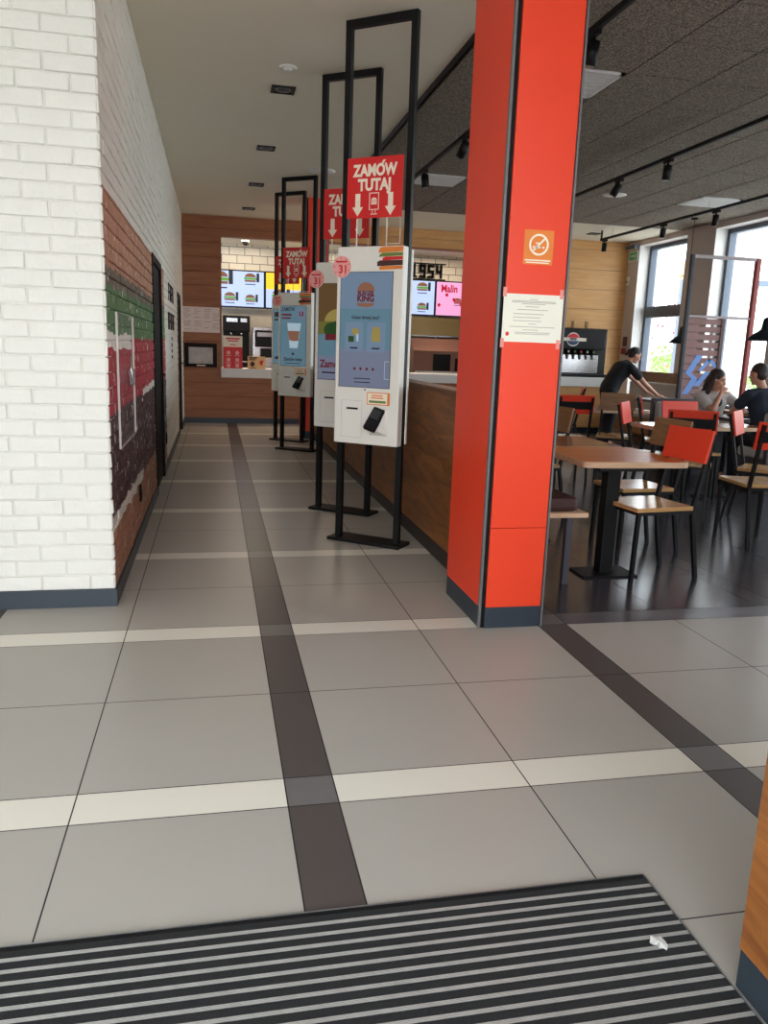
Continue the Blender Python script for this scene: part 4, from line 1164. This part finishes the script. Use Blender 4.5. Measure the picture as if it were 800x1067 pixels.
bm = bm_new(); lathe(bm, [(0, -.05), (.075, -.05), (.08, 0), (0, 0)], seg=20); obj('housing', bm, M_whiteplastic, t)
bm = bm_new(); lathe(bm, [(0, -.12), (.03, -.113), (.055, -.09), (.065, -.05)], seg=20); obj('dome', bm, M_blackmatte, t)
kl = None
for lab, (x, y) in (('black ceiling downlight in the kitchen above the left menu screen', (.60, 15.2)), ('black ceiling downlight in the kitchen above the yellow menu screen', (2.0, 15.2)), ('black ceiling downlight in the kitchen left of the red pillar', (4.35, 15.2))):
    c = copy_tree(dl0); c.location = (x, y, 3.3); c['label'] = lab; c['group'] = 'black downlights in the kitchen ceiling'
# back counter with machines
t = thing('kitchen_worktop', 'long steel worktop along the back wall of the kitchen', 'worktop', (2.6, 16.25, 0))
bm = bm_new(); box(bm, (-3.4, -.3, .86), (3.4, .33, .92), 0, .004); obj('worktop', bm, M_steel, t)
bm = bm_new(); box(bm, (-3.4, -.27, .1), (3.4, .33, .86)); obj('cabinet', bm, M_darkbooth, t)
def coffee(label, x, h, cat='coffee machine'):
    t = thing('coffee_machine', label, cat, (x, 16.2, .92))
    bm = bm_new(); box(bm, (-.25, -.18, 0), (.25, .25, .12), 0, .008); obj('base', bm, M_blackmatte, t)
    bm = bm_new(); box(bm, (-.25, .02, .12), (.25, .25, h), 0, .01); obj('body', bm, M_black, t)
    bm = bm_new(); box(bm, (-.26, -.18, h - .30), (.26, .02, h), 0, .012); obj('head', bm, M_black, t)
    bm = bm_new(); box(bm, (-.19, -.19, h - .12), (.02, -.18, h - .05)); box(bm, (.08, -.19, h - .12), (.2, -.18, h - .05)); obj('display', bm, M_steel, t)
    for k in (-1, 1):
        bm = bm_new(); tube(bm, [(k*.1, -.1, h - .30), (k*.1, -.1, h - .37)], .018, 10); obj('spout', bm, M_steel, t)
    bm = bm_new(); box(bm, (-.2, -.17, .12), (.2, .02, .135)); obj('drip_grid', bm, M_steel, t)
coffee('tall black coffee machine at the left of the kitchen back worktop', .42, 1.0)
t = thing('ice_cream_machine', 'steel machine with a dark control panel behind the cream counter card', 'machine', (1.02, 16.2, .92))
bm = bm_new(); box(bm, (-.28, -.1, 0), (.28, .3, .80), 0, .01); obj('body', bm, M_steel, t)
bm = bm_new(); box(bm, (-.24, -.13, .42), (.24, -.1, .74), 0, .008); obj('control_panel', bm, M_blackmatte, t)
bm = bm_new(); box(bm, (-.14, -.20, .22), (.14, -.1, .40), 0, .01); obj('dispensing_head', bm, M_black, t)
bm = bm_new(); box(bm, (-.2, -.135, .62), (.1, -.13, .70)); obj('display', bm, M_alu, t)
t = thing('hot_food_chute', 'dark steel heated food chute behind the counter left of the red pillar', 'food warmer', (4.55, 15.62, 0))
bm = bm_new(); box(bm, (-.75, -.3, .0), (.75, .3, .95), 0, .005); obj('base_cabinet', bm, M_darkbooth, t)
bm = bm_new()
v = [(-.75, -.3, .95), (-.75, .3, .95), (-.75, .3, 1.62), (-.75, .1, 1.62), (-.75, -.3, 1.38)]
w = [(.75, b, c_) for a, b, c_ in v]
va = [bm.verts.new(p) for p in v]; vb = [bm.verts.new(p) for p in w]
bm.faces.new(va); bm.faces.new(list(reversed(vb)))
for i in range(5): bm.faces.new((va[i], va[(i+1) % 5], vb[(i+1) % 5], vb[i]))
obj('hood', bm, mat('warm_glare_steel', (120, 84, 70), .3, metal=.6), t)  # stainless hood tinted brown, warm kitchen glare painted into the colour
bm = bm_new(); box(bm, (-.35, -.32, 1.0), (.0, -.295, 1.32), 0, .004); box(bm, (.1, -.32, 1.0), (.62, -.295, 1.25), 0, .004); obj('door_window', bm, M_blackmatte, t)
bm = bm_new(); box(bm, (-.72, -.34, .955), (.72, -.30, .985)); obj('front_rail', bm, M_steel, t)
t = thing('kitchen_shelf', 'steel pass shelf with uprights above the food chute', 'shelf', (4.5, 16.3, 0))
bm = bm_new(); box(bm, (-.8, -.2, 1.66), (.8, .2, 1.69), 0, .003); obj('shelf_board', bm, M_steel, t)
bm = bm_new(); box(bm, (-.8, .2, .92), (.8, .23, 2.07)); obj('back_panel', bm, mat('olive_steel', (132, 116, 84), .35, metal=.5), t)
for x in (-.72, -.05, .72):
    bm = bm_new(); box(bm, (x - .012, -.2, .92), (x + .012, -.17, 1.66)); obj('upright', bm, M_alu, t)
bm = bm_new(); box(bm, (-1.2, KY - .012, .92), (6.4, KY - .0, 2.07)); struct('trim_3', bm, M_kitchen_tile)

# cards on the counter sill
t = thing('counter_display', 'tall red promotional stand with a cream header on the counter sill', 'display stand', (.315, YB - .0, .9605))
bm = bm_new(); box(bm, (-.165, -.012, 0), (.165, .0, .37)); obj('red_board', bm, M_red_print, t)
bm = bm_new(); box(bm, (-.165, -.012, .37), (.165, .0, .56)); obj('header_board', bm, M_cream_ink, t)
bm = bm_new(); box(bm, (-.14, 0, 0), (.14, .11, .012)); obj('foot', bm, M_whiteplastic, t)
bm = bm_new(); poly(bm, rect(-.12, .50, .12, .525, -.012), (0, -.001, 0)); poly(bm, rect(-.09, .465, .09, .485, -.012), (0, -.001, 0)); poly(bm, rect(-.05, .40, .05, .415, -.012), (0, -.001, 0)); obj('header_text', bm, M_red_print, t)
bm = bm_new()
for cx in (-.075, .075):
    for cz in (.05, .15, .27): poly(bm, ell(cx, cz, .035, .035, -.012, 12), (0, -.001, 0)); poly(bm, rect(cx - .05, cz - .055, cx + .05, cz - .045, -.012), (0, -.001, 0))
obj('symbols', bm, M_pink, t)
t = thing('counter_card', 'small cream and orange card standing on the counter sill', 'card', (.725, YB - .0, .9605))
bm = bm_new(); box(bm, (-.155, -.01, 0), (.155, 0, .22)); obj('card', bm, mat('apricot_card', (244, 196, 132), .5), t)
bm = bm_new(); box(bm, (-.12, 0, 0), (.12, .09, .01)); obj('foot', bm, M_whiteplastic, t)
bm = bm_new(); poly(bm, rect(-.13, .18, .01, .205, -.01), (0, -.001, 0)); poly(bm, rect(-.13, .15, -.02, .17, -.01), (0, -.001, 0)); poly(bm, ell(-.07, .085, .04, .045, -.01), (0, -.001, 0)); poly(bm, rect(-.12, .012, -.01, .025, -.01), (0, -.001, 0)); obj('print', bm, M_brown_print, t)
bm = bm_new(); poly(bm, [(.05, -.01, .14), (.125, -.01, .16), (.10, -.01, .06), (.06, -.01, .08)], (0, -.0015, 0)); obj('picture', bm, M_red_print, t)

# ------------------------------------------------------------------ people
def capsule(bm, p0, r0, p1, r1, seg=12):
    p0, p1 = Vector(p0), Vector(p1); d = (p1 - p0)
    if d.length < 1e-5: d = Vector((0, 0, 1e-4))
    d = d.normalized()
    pts, rs = [], []
    for k in range(1, 5):
        a = PI/2*(1 - k/4); pts.append(p0 - d*r0*math.sin(a)); rs.append(max(r0*math.cos(a), .0008))
    for k in range(0, 4):
        a = PI/2*k/4; pts.append(p1 + d*r1*math.sin(a)); rs.append(max(r1*math.cos(a), .0008))
    pts.insert(0, p0 - d*r0); rs.insert(0, .0005); pts.append(p1 + d*r1); rs.append(.0005)
    up = Vector((0, 0, 1)) if abs(d.z) < .9 else Vector((1, 0, 0))
    x = d.cross(up).normalized(); y = d.cross(x).normalized()
    rings = [[bm.verts.new(p + x*r*math.cos(2*PI*k/seg) + y*r*math.sin(2*PI*k/seg)) for k in range(seg)] for p, r in zip(pts, rs)]
    for a, b in zip(rings, rings[1:]):
        for k in range(seg): bm.faces.new((a[k], a[(k+1) % seg], b[(k+1) % seg], b[k]))
    bm.faces.new(rings[0]); bm.faces.new(list(reversed(rings[-1])))

def blob(bm, c, rad, Rm=None, seg=20):
    M = Matrix.Translation(Vector(c)) @ (Rm.to_4x4() if Rm else Matrix.Identity(4)) @ Matrix.Diagonal((*rad, 1))
    bmesh.ops.create_uvsphere(bm, u_segments=seg, v_segments=seg//2 + 2, radius=1, matrix=M)

def fuse(name, bm, m, parent, voxel=.009, smooth=6):
    bmesh.ops.recalc_face_normals(bm, faces=bm.faces)
    me = bpy.data.meshes.new(name); bm.to_mesh(me); bm.free()
    o = bpy.data.objects.new('tmp', me); COL.objects.link(o)
    r = o.modifiers.new('r', 'REMESH'); r.mode = 'VOXEL'; r.voxel_size = voxel; r.use_smooth_shade = True
    s = o.modifiers.new('s', 'SMOOTH'); s.factor = .5; s.iterations = smooth
    bpy.context.view_layer.update()
    me2 = bpy.data.meshes.new_from_object(o.evaluated_get(bpy.context.evaluated_depsgraph_get()))
    bpy.data.objects.remove(o); bpy.data.meshes.remove(me)
    for p in me2.polygons: p.use_smooth = True
    me2.materials.clear(); me2.materials.append(m)
    o2 = bpy.data.objects.new(name, me2); COL.objects.link(o2)
    if parent is not None: o2.parent = parent
    return o2

def hand(bm, wrist, d, palm_n, curl=.5, s=1.0):
    """palm and five fingers; d = direction of fingers, palm_n = palm normal (fingers curl towards it)"""
    d = Vector(d).normalized(); n = Vector(palm_n).normalized(); n = (n - d*n.dot(d)).normalized(); x = d.cross(n)
    w = Vector(wrist)
    for k in range(4):
        off = (k - 1.5) * .019 * s
        capsule(bm, w + x*off*.6 + d*.01, .016*s, w + x*off + d*.082*s, .012*s, 8)
    lens = (.070, .080, .075, .058)
    for k in range(4):
        p = w + x*((k - 1.5)*.021*s) + d*.085*s
        a = 0; seglen = lens[k]*s/3*1.1
        for j in range(3):
            a += curl*.55
            q = p + (d*math.cos(a) + n*math.sin(a))*seglen + x*(k - 1.5)*.002
            capsule(bm, p, .0092*s - .0006*j, q, .0086*s - .0006*j, 8); p = q
    p = w + x*(-.028*s) + d*.025*s
    for j, (dd, l) in enumerate((((-.75, .55, .25), .042), ((-.45, .8, .35), .034), ((-.2, .9, .45), .026))):
        q = p + (x*dd[0] + d*dd[1] + n*dd[2]).normalized()*l*s
        capsule(bm, p, (.0125 - .001*j)*s, q, (.0115 - .001*j)*s, 8); p = q

def head(bm, c, fwd, up, s=1.0):
    """skull, jaw, nose, ears; returns rotation (x right, y forward, z up)"""
    f = Vector(fwd).normalized(); u = Vector(up); u = (u - f*u.dot(f)).normalized(); x = f.cross(u)
    Rm = Matrix((x, f, u)).transposed(); c = Vector(c)
    P = lambda a, b, e: c + x*a*s + f*b*s + u*e*s
    blob(bm, P(0, -.008, .03), (.074*s, .094*s, .086*s), Rm)
    blob(bm, P(0, .028, -.03), (.058*s, .062*s, .080*s), Rm)
    blob(bm, P(0, .062, -.088), (.026*s, .022*s, .020*s), Rm)
    capsule(bm, P(0, .086, .018), .008*s, P(0, .107, -.022), .0135*s, 8)
    blob(bm, P(0, .083, -.058), (.024*s, .013*s, .011*s), Rm)
    for k in (-1, 1):
        blob(bm, P(k*.076, -.008, -.005), (.010*s, .020*s, .032*s), Rm)
        blob(bm, P(k*.045, .058, -.022), (.02*s, .02*s, .02*s), Rm)
        capsule(bm, P(k*.014, .084, .032), .008*s, P(k*.05, .072, .034), .007*s, 8)
    return P, Rm

def face(P, Rm, parent, s=1.0):
    for k in (-1, 1):
        bm = bm_new(); blob(bm, P(k*.031, .080, .012), (.012*s, .008*s, .007*s), Rm, 10); obj('eye', bm, M_eye, parent)
        bm = bm_new(); capsule(bm, P(k*.016, .090, .034), .004*s, P(k*.048, .078, .037), .003*s, 6); obj('eyebrow', bm, M_hair, parent)
    bm = bm_new(); capsule(bm, P(-.02, .091, -.058), .0045*s, P(.02, .091, -.058), .0045*s, 8); obj('mouth', bm, M_lip, parent)

def limb(bm, pts, rs):
    for (a, ra), (b, rb) in zip(list(zip(pts, rs)), list(zip(pts, rs))[1:]): capsule(bm, a, ra, b, rb)

def person_at(label, J, shirt_m, trouser_m, headd, hands, hair_fn, shoes=True, apron=None, sleeve=.55, torso_r=(.125, .135, .13)):
    """J: joints dict. The Empty stands under the hips"""
    t = thing('person', label, 'person', (J['pelvis'][0], J['pelvis'][1], 0))
    off = Vector(t.location)
    V = {k: Vector(v) - off for k, v in J.items()}
    bm = bm_new()
    shw = (V['shL'] - V['shR'])
    limb(bm, [V['pelvis'], V['waist'], V['chest']], [.115, .10, .115])
    limb(bm, [V['shL'], V['chest'], V['shR']], [.05, .09, .05])
    limb(bm, [V['chest'], V['neck'], V['head']], [.07, .05, .045])
    for sd in 'LR':
        limb(bm, [V['sh'+sd], V['el'+sd], V['wr'+sd]], [.048, .038, .026])
        limb(bm, [V['hip'+sd], V['kn'+sd], V['an'+sd]], [.078, .052, .036])
        d, n, cu = hands[sd]; hand(bm, V['wr'+sd], d, n, cu)
        capsule(bm, V['an'+sd], .035, V['toe'+sd], .03)
    P, Rm = head(bm, V['head'], headd[0], headd[1])
    body = fuse('body', bm, M_skin, t, .0075, 4)
    face(P, Rm, body)
    bm = bm_new()
    r0, r1, r2 = torso_r
    ax = shw.normalized()
    for k in (-1, 1):
        limb(bm, [V['pelvis'] + ax*k*.055, V['waist'] + ax*k*.045, V['chest'] + ax*k*.06], [r0*.98, r1*.86, r2*.95])
    limb(bm, [V['pelvis'], V['waist'], V['chest']], [r0*1.04, r1*.98, r2*1.02])
    limb(bm, [V['shL'], V['chest'] + (V['neck'] - V['chest'])*.55, V['shR']], [.068, .085, .068])
    for sd in 'LR':
        e = V['sh'+sd] + (V['el'+sd] - V['sh'+sd])*sleeve
        limb(bm, [V['sh'+sd], e], [.068, .066])
    obj_ = fuse('shirt', bm, shirt_m, body, .009, 4)
    bm = bm_new()
    for sd in 'LR':
        limb(bm, [V['pelvis'] + (V['hip'+sd] - V['pelvis'])*.6, V['hip'+sd], V['kn'+sd], V['an'+sd] + (V['kn'+sd] - V['an'+sd])*.08], [.115, .098, .072, .055])
    fuse('trousers', bm, trouser_m, body, .009, 4)
    for sd in 'LR':
        bm = bm_new()
        d = (V['toe'+sd] - V['an'+sd]); d.z = 0; d = d.normalized()
        a = V['an'+sd].copy(); a.z = .045
        capsule(bm, a - d*.04, .045, a + d*.14 - Vector((0, 0, .008)), .037); fuse('shoe', bm, M_blackmatte, body, .009, 3)
    hb = bm_new(); hair_fn(hb, P, Rm); fuse('hair', hb, M_hair, body, .008, 3)
    return t, body, V

def hair_short(bm, P, Rm):
    blob(bm, P(0, -.018, .045), (.079, .092, .086), Rm); blob(bm, P(0, -.045, .005), (.073, .058, .07), Rm)
def hair_bun(bm, P, Rm):
    blob(bm, P(0, -.02, .042), (.082, .094, .086), Rm); blob(bm, P(0, -.05, .0), (.072, .056, .07), Rm)
    capsule(bm, P(0, -.11, .03), .03, P(0, -.13, -.05), .022)
def hair_long(bm, P, Rm):
    blob(bm, P(0, -.02, .042), (.084, .098, .09), Rm); blob(bm, P(0, -.055, -.02), (.078, .056, .09), Rm)
    for k in (-1, 1): capsule(bm, P(k*.07, -.02, .02), .026, P(k*.075, -.03, -.20), .03)
    capsule(bm, P(0, -.07, -.02), .06, P(0, -.075, -.2), .05)

# the worker bends over the window table, facing right
W = dict(pelvis=(6.02, 11.50, .93), waist=(6.08, 11.50, 1.05), chest=(6.20, 11.50, 1.21), neck=(6.305, 11.50, 1.32), head=(6.385, 11.49, 1.42),
         shL=(6.24, 11.68, 1.235), shR=(6.26, 11.32, 1.225), elL=(6.52, 11.72, 1.06), elR=(6.47, 11.27, 1.01), wrL=(6.76, 11.66, .85), wrR=(6.74, 11.30, .82),
         hipL=(6.0, 11.59, .88), hipR=(6.0, 11.41, .88), knL=(6.05, 11.60, .48), knR=(6.04, 11.40, .48), anL=(5.98, 11.60, .085), anR=(5.97, 11.40, .085), toeL=(6.13, 11.61, .035), toeR=(6.12, 11.39, .035))
person_at('person in black shirt and trousers bending over a table by the window', W, M_shirt_black, M_trouser,
          ((.86, -.12, -.42), (.35, 0, .93)), {'L': ((.9, 0, -.32), (0, 0, -1), .25), 'R': ((.95, 0, -.12), (0, 0, -1), .2)}, hair_bun)
# the woman leans her chin on her hand
Wm = dict(pelvis=(5.92, 8.80, .56), waist=(5.93, 8.78, .70), chest=(5.95, 8.73, .88), neck=(5.955, 8.71, 1.02), head=(5.945, 8.68, 1.165),
          shL=(6.115, 8.70, .96), shR=(5.775, 8.74, .955), elL=(6.24, 8.56, .83), elR=(5.81, 8.50, .80), wrL=(6.14, 8.34, .80), wrR=(5.925, 8.545, 1.01),
          hipL=(6.02, 8.78, .54), hipR=(5.83, 8.78, .54), knL=(6.05, 8.34, .53), knR=(5.85, 8.34, .53), anL=(6.05, 8.30, .085), anR=(5.85, 8.30, .085), toeL=(6.06, 8.16, .035), toeR=(5.84, 8.16, .035))
wt, wb, WV = person_at('person in a pale printed shirt seated, chin resting on one hand', Wm, M_shirt_white, M_trouser,
          ((.62, -.72, -.28), (.1, -.1, 1)), {'L': ((-.5, -.75, -.05), (0, 0, -1), .5), 'R': ((.55, .25, .6), (.2, .6, -.5), .9)}, hair_long, torso_r=(.12, .125, .115))
bm = bm_new(); blob(bm, Vector((.03, -.185, .90)), (.055, .03, .06)); blob(bm, Vector((-.02, -.17, .82)), (.04, .03, .04)); fuse('shirt_print', bm, M_shirt_navy, wb, .008, 3)
# the man opposite, seen from behind
Mn = dict(pelvis=(5.940, 7.62, .56), waist=(5.920, 7.64, .72), chest=(5.905, 7.70, .95), neck=(5.850, 7.73, 1.12), head=(5.805, 7.75, 1.255),
          shL=(5.720, 7.74, 1.035), shR=(6.100, 7.72, 1.035), elL=(5.660, 7.92, .84), elR=(6.220, 7.92, .84), wrL=(5.800, 8.12, .815), wrR=(6.160, 8.16, .815),
          hipL=(5.850, 7.66, .54), hipR=(6.040, 7.64, .54), knL=(5.820, 8.06, .52), knR=(6.040, 8.06, .52), anL=(5.820, 8.02, .085), anR=(6.040, 8.02, .085), toeL=(5.820, 8.17, .035), toeR=(6.040, 8.17, .035))
person_at('person in a navy shirt with short dark hair, seen from behind', Mn, M_shirt_navy, M_trouser,
          ((-.35, .92, -.12), (-.1, .1, 1)), {'L': ((.7, .7, -.05), (0, 0, -1), .5), 'R': ((-.5, .8, -.05), (0, 0, -1), .5)}, hair_short, torso_r=(.15, .155, .15))

# tray and cup between them
t = thing('serving_tray', 'dark serving tray on the couple\'s table', 'tray', (6.12, 8.24, .7525))
bm = bm_new(); box(bm, (-.2, -.14, 0), (.2, .14, .006), 0, .002); obj('tray_base', bm, M_blackmatte, t)
bm = bm_new()
for q in ((-.2, -.14, .2, -.13), (-.2, .13, .2, .14), (-.2, -.14, -.19, .14), (.19, -.14, .2, .14)): box(bm, (q[0], q[1], .005), (q[2], q[3], .02))
obj('tray_rim', bm, M_blackmatte, t)
o = cup0.copy(); o.data = cup0.data.copy(); o.data.materials[0] = M_cream_ink; COL.objects.link(o); o.name = 'paper_cup'; o.location = (6.22, 8.30, .759)
o['label'] = 'cream paper cup on the tray between the seated couple'; o['category'] = 'cup'; o['group'] = 'cups on the tray'

# ------------------------------------------------------------------ outside, beyond the windows
bm = bm_new(); box(bm, (XF + .42, -6, -.12), (60, 60, -.02)); struct('ground_outside', bm, mat('pale_concrete', (216, 212, 206), .9))
bm = bm_new(); box(bm, (-14, -30, -.12), (XF + .42, Y0, -.02)); struct('ground_entrance', bm, mat('pale_paving', (176, 174, 170), .9))
def bush(label, x, y, r, h, m, n=260, seed=1):
    random.seed(seed)
    t = thing('shrub', label, 'shrub', (x, y, 0), 0, 'shrubs outside the windows')
    bm = bm_new()
    for i in range(n):
        a = random.uniform(0, 2*PI); u = random.random() ** .5; z = random.uniform(.08, 1)
        rr = r*u*math.sin(min(PI*.95, .25 + z*2.6))
        c = Vector((rr*math.cos(a), rr*math.sin(a), z*h))
        s = random.uniform(.07, .15)
        q = Matrix.Rotation(random.uniform(0, 6), 3, Vector((random.random(), random.random(), random.random() + .01)).normalized())
        v = [bm.verts.new(c + q @ Vector(p)*s) for p in ((-.5, 0, 0), (0, -.35, .1), (.6, 0, 0), (0, .35, .1))]
        bm.faces.new(v)
    obj('foliage', bm, m, t, recalc=False)
    bm = bm_new()
    for k in range(5): tube(bm, [(0, 0, -.02), (r*.4*math.cos(k*1.3), r*.4*math.sin(k*1.3), h*.7)], [.025, .008], 6)
    obj('stems', bm, M_wood_edge, t)
M_leaf = mat('leaf_green', (112, 150, 52), .7, var=.3, scale=6)
M_leaf2 = mat('leaf_dull_green', (96, 124, 76), .7, var=.3, scale=5)
M_redleaf = mat('red_leaf', (176, 62, 74), .7, var=.3, scale=5)
bush('bright green shrub outside the far window', 11.6, 19.6, 1.3, 1.7, M_leaf, 420, 1)
bush('second bright green shrub outside the far window', 12.9, 20.8, 1.2, 1.5, M_leaf, 380, 2)
bush('red leaved shrub outside the far window', 13.6, 22.6, .9, 3.0, M_redleaf, 240, 3)
bush('low green shrub seen below the lamp post outside', 18.6, 24.4, 1.5, .9, M_leaf, 380, 4)
bush('low green shrub further along the road outside', 20.9, 23.0, 1.5, 1.0, M_leaf, 380, 5)
bm = bm_new()
import mathutils
n = 36
for i in range(n):
    for j in range(8):
        pass
vv = [[bm.verts.new((28 + j*3.0, 10 + i*1.4, -.05 + (2.3 + .9*math.sin(i*.35) + .4*math.sin(i*1.3))*math.sin(min(1, j/5)*PI/2))) for j in range(8)] for i in range(n)]
for i in range(n - 1):
    for j in range(7): bm.faces.new((vv[i][j], vv[i+1][j], vv[i+1][j+1], vv[i][j+1]))
struct('hill_outside', bm, M_leaf2)
t = thing('timber_sign_post', 'grey post with a wooden sign block outside the far window', 'sign post', (9.55, 15.4, 0))
bm = bm_new(); box(bm, (-.09, -.09, -.02), (.09, .09, 3.0), 0, .004); obj('post', bm, M_greyframe, t)
bm = bm_new(); box(bm, (-.06, -.35, 2.78), (.5, .35, 3.06), 0, .006); box(bm, (-.06, -.35, 3.08), (.5, .35, 3.36), 0, .006); obj('sign_block', bm, M_wood_light, t)
t = thing('outdoor_column', 'pale square column outside the second window', 'column', (9.0, 12.75, 0))
bm = bm_new(); box(bm, (-.15, -.2, -.02), (.15, .2, 3.9), 0, .01); obj('shaft', bm, M_whitepaint, t)
bm = bm_new(); box(bm, (-.2, -.25, -.02), (.2, .25, .2), 0, .01); obj('base', bm, M_whitepaint, t)
t = thing('street_lamp', 'slender white street lamp outside beyond the slatted screen', 'street lamp', (18.2, 22.5, 0))
bm = bm_new(); tube(bm, [(0, 0, -.02), (0, 0, 5.2)], [.07, .045], 10); obj('pole', bm, M_whitepaint, t)
bm = bm_new(); tube(bm, [(0, 0, 5.15), (-.3, -.3, 5.4), (-.8, -.8, 5.45)], .03, 8); obj('arm', bm, M_whitepaint, t)
bm = bm_new(); box(bm, (-1.2, -1.0, 5.40), (-.75, -.75, 5.48), 0, .02); obj('lamp_head', bm, M_alu, t)
t = thing('road_railing', 'low grey railing along the road outside', 'railing', (21.4, 26.4, 0), R(-38))
bm = bm_new()
for z in (.45, .85): box(bm, (-7, -.02, z), (7, .02, z + .06))
obj('rails', bm, M_alu, t)
for k in range(9):
    bm = bm_new(); box(bm, (-7 + k*1.7, -.03, -.02), (-6.94 + k*1.7, .03, .95)); obj('railing_post', bm, M_alu, t)
t = thing('far_building', 'pale low building far off beyond the road', 'building', (34, 40, 0), R(-40))
bm = bm_new(); box(bm, (-6, -2, -.02), (6, 2, 5.5), 0, .02); obj('walls', bm, M_whitepaint, t)
bm = bm_new(); box(bm, (-6.2, -2.2, 5.5), (6.2, 2.2, 5.8)); obj('roof', bm, M_greyframe, t)
for k in range(5):
    bm = bm_new(); box(bm, (-5 + k*2.1, -2.03, 2.6), (-3.8 + k*2.1, -1.99, 4.2)); obj('window', bm, M_greyframe, t)

# ------------------------------------------------------------------ light
w = bpy.data.worlds.new('World'); scene.world = w; w.use_nodes = True
nt = w.node_tree; bg = nt.nodes['Background']
tc = nt.nodes.new('ShaderNodeTexCoord'); sp = nt.nodes.new('ShaderNodeSeparateXYZ')
nt.links.new(tc.outputs['Generated'], sp.inputs[0])
cr = nt.nodes.new('ShaderNodeValToRGB')
cr.color_ramp.elements[0].position = .0; cr.color_ramp.elements[0].color = (.93, .965, 1.0, 1)
cr.color_ramp.elements[1].position = .7; cr.color_ramp.elements[1].color = (.80, .90, 1.0, 1)
nt.links.new(sp.outputs['Z'], cr.inputs['Fac']); nt.links.new(cr.outputs['Color'], bg.inputs['Color'])
SKY = 7.0
bg.inputs['Strength'].default_value = SKY

def area(name, loc, rot, sx, sy, power, color=(1, 1, 1), portal=False, spread=180):
    l = bpy.data.lights.new(name, 'AREA'); l.shape = 'RECTANGLE'; l.size = sx; l.size_y = sy
    l.energy = power; l.color = color; l.spread = R(spread)
    if portal: l.cycles.is_portal = True
    o = bpy.data.objects.new(name, l); COL.objects.link(o); o.location = loc; o.rotation_euler = rot
    return o
# daylight enters through the open glazed entrance behind the camera and through the facade windows
area('entrance_daylight_portal', ((EX0 + EX1)/2, Y0 - .1, EZ/2), (R(90), 0, 0), EX1 - EX0, EZ, 1, portal=True)
for i, (y0, y1) in enumerate(WINS):
    area('window_daylight_portal', (XF + .40, (y0 + y1)/2, (SILL + HEAD)/2), (R(90), 0, R(90)), y1 - y0, HEAD - SILL, 1, portal=True)
# kitchen ceiling lamps
for x in (.6, 2.6, 4.6):
    area('kitchen_lamp', (x, 15.5, 3.27), (0, 0, 0), .9, .5, 32, (1.0, .82, .60))

# ------------------------------------------------------------------ camera
cam = bpy.data.cameras.new('Camera'); co = bpy.data.objects.new('Camera', cam); COL.objects.link(co)
yaw, pitch, roll = 2.13312343e-01, 2.03745735e-01, 3.47349725e-02
fw = Vector((math.sin(yaw)*math.cos(pitch), math.cos(yaw)*math.cos(pitch), -math.sin(pitch)))
r0 = Vector((math.cos(yaw), -math.sin(yaw), 0)); u0 = r0.cross(fw)
r = r0*math.cos(roll) + u0*math.sin(roll); u = r.cross(fw)
co.matrix_world = Matrix(((r.x, u.x, -fw.x, 0), (r.y, u.y, -fw.y, 0), (r.z, u.z, -fw.z, 1.4), (0, 0, 0, 1)))
cam.sensor_fit = 'AUTO'; cam.sensor_width = 36
cam.lens = 825.87682 / 1067 * 36
cam.clip_start = .05; cam.clip_end = 300
scene.camera = co
vs = scene.view_settings
vs.view_transform = 'Standard'; vs.look = 'None'; vs.gamma = 1.0; vs.exposure = 0.12; vs.use_curve_mapping = False
scene.cycles.max_bounces = 10; scene.cycles.diffuse_bounces = 5; scene.cycles.glossy_bounces = 4
scene.cycles.transparent_max_bounces = 12
scene.cycles.use_denoising = True
scene.cycles.sample_clamp_indirect = 6.0
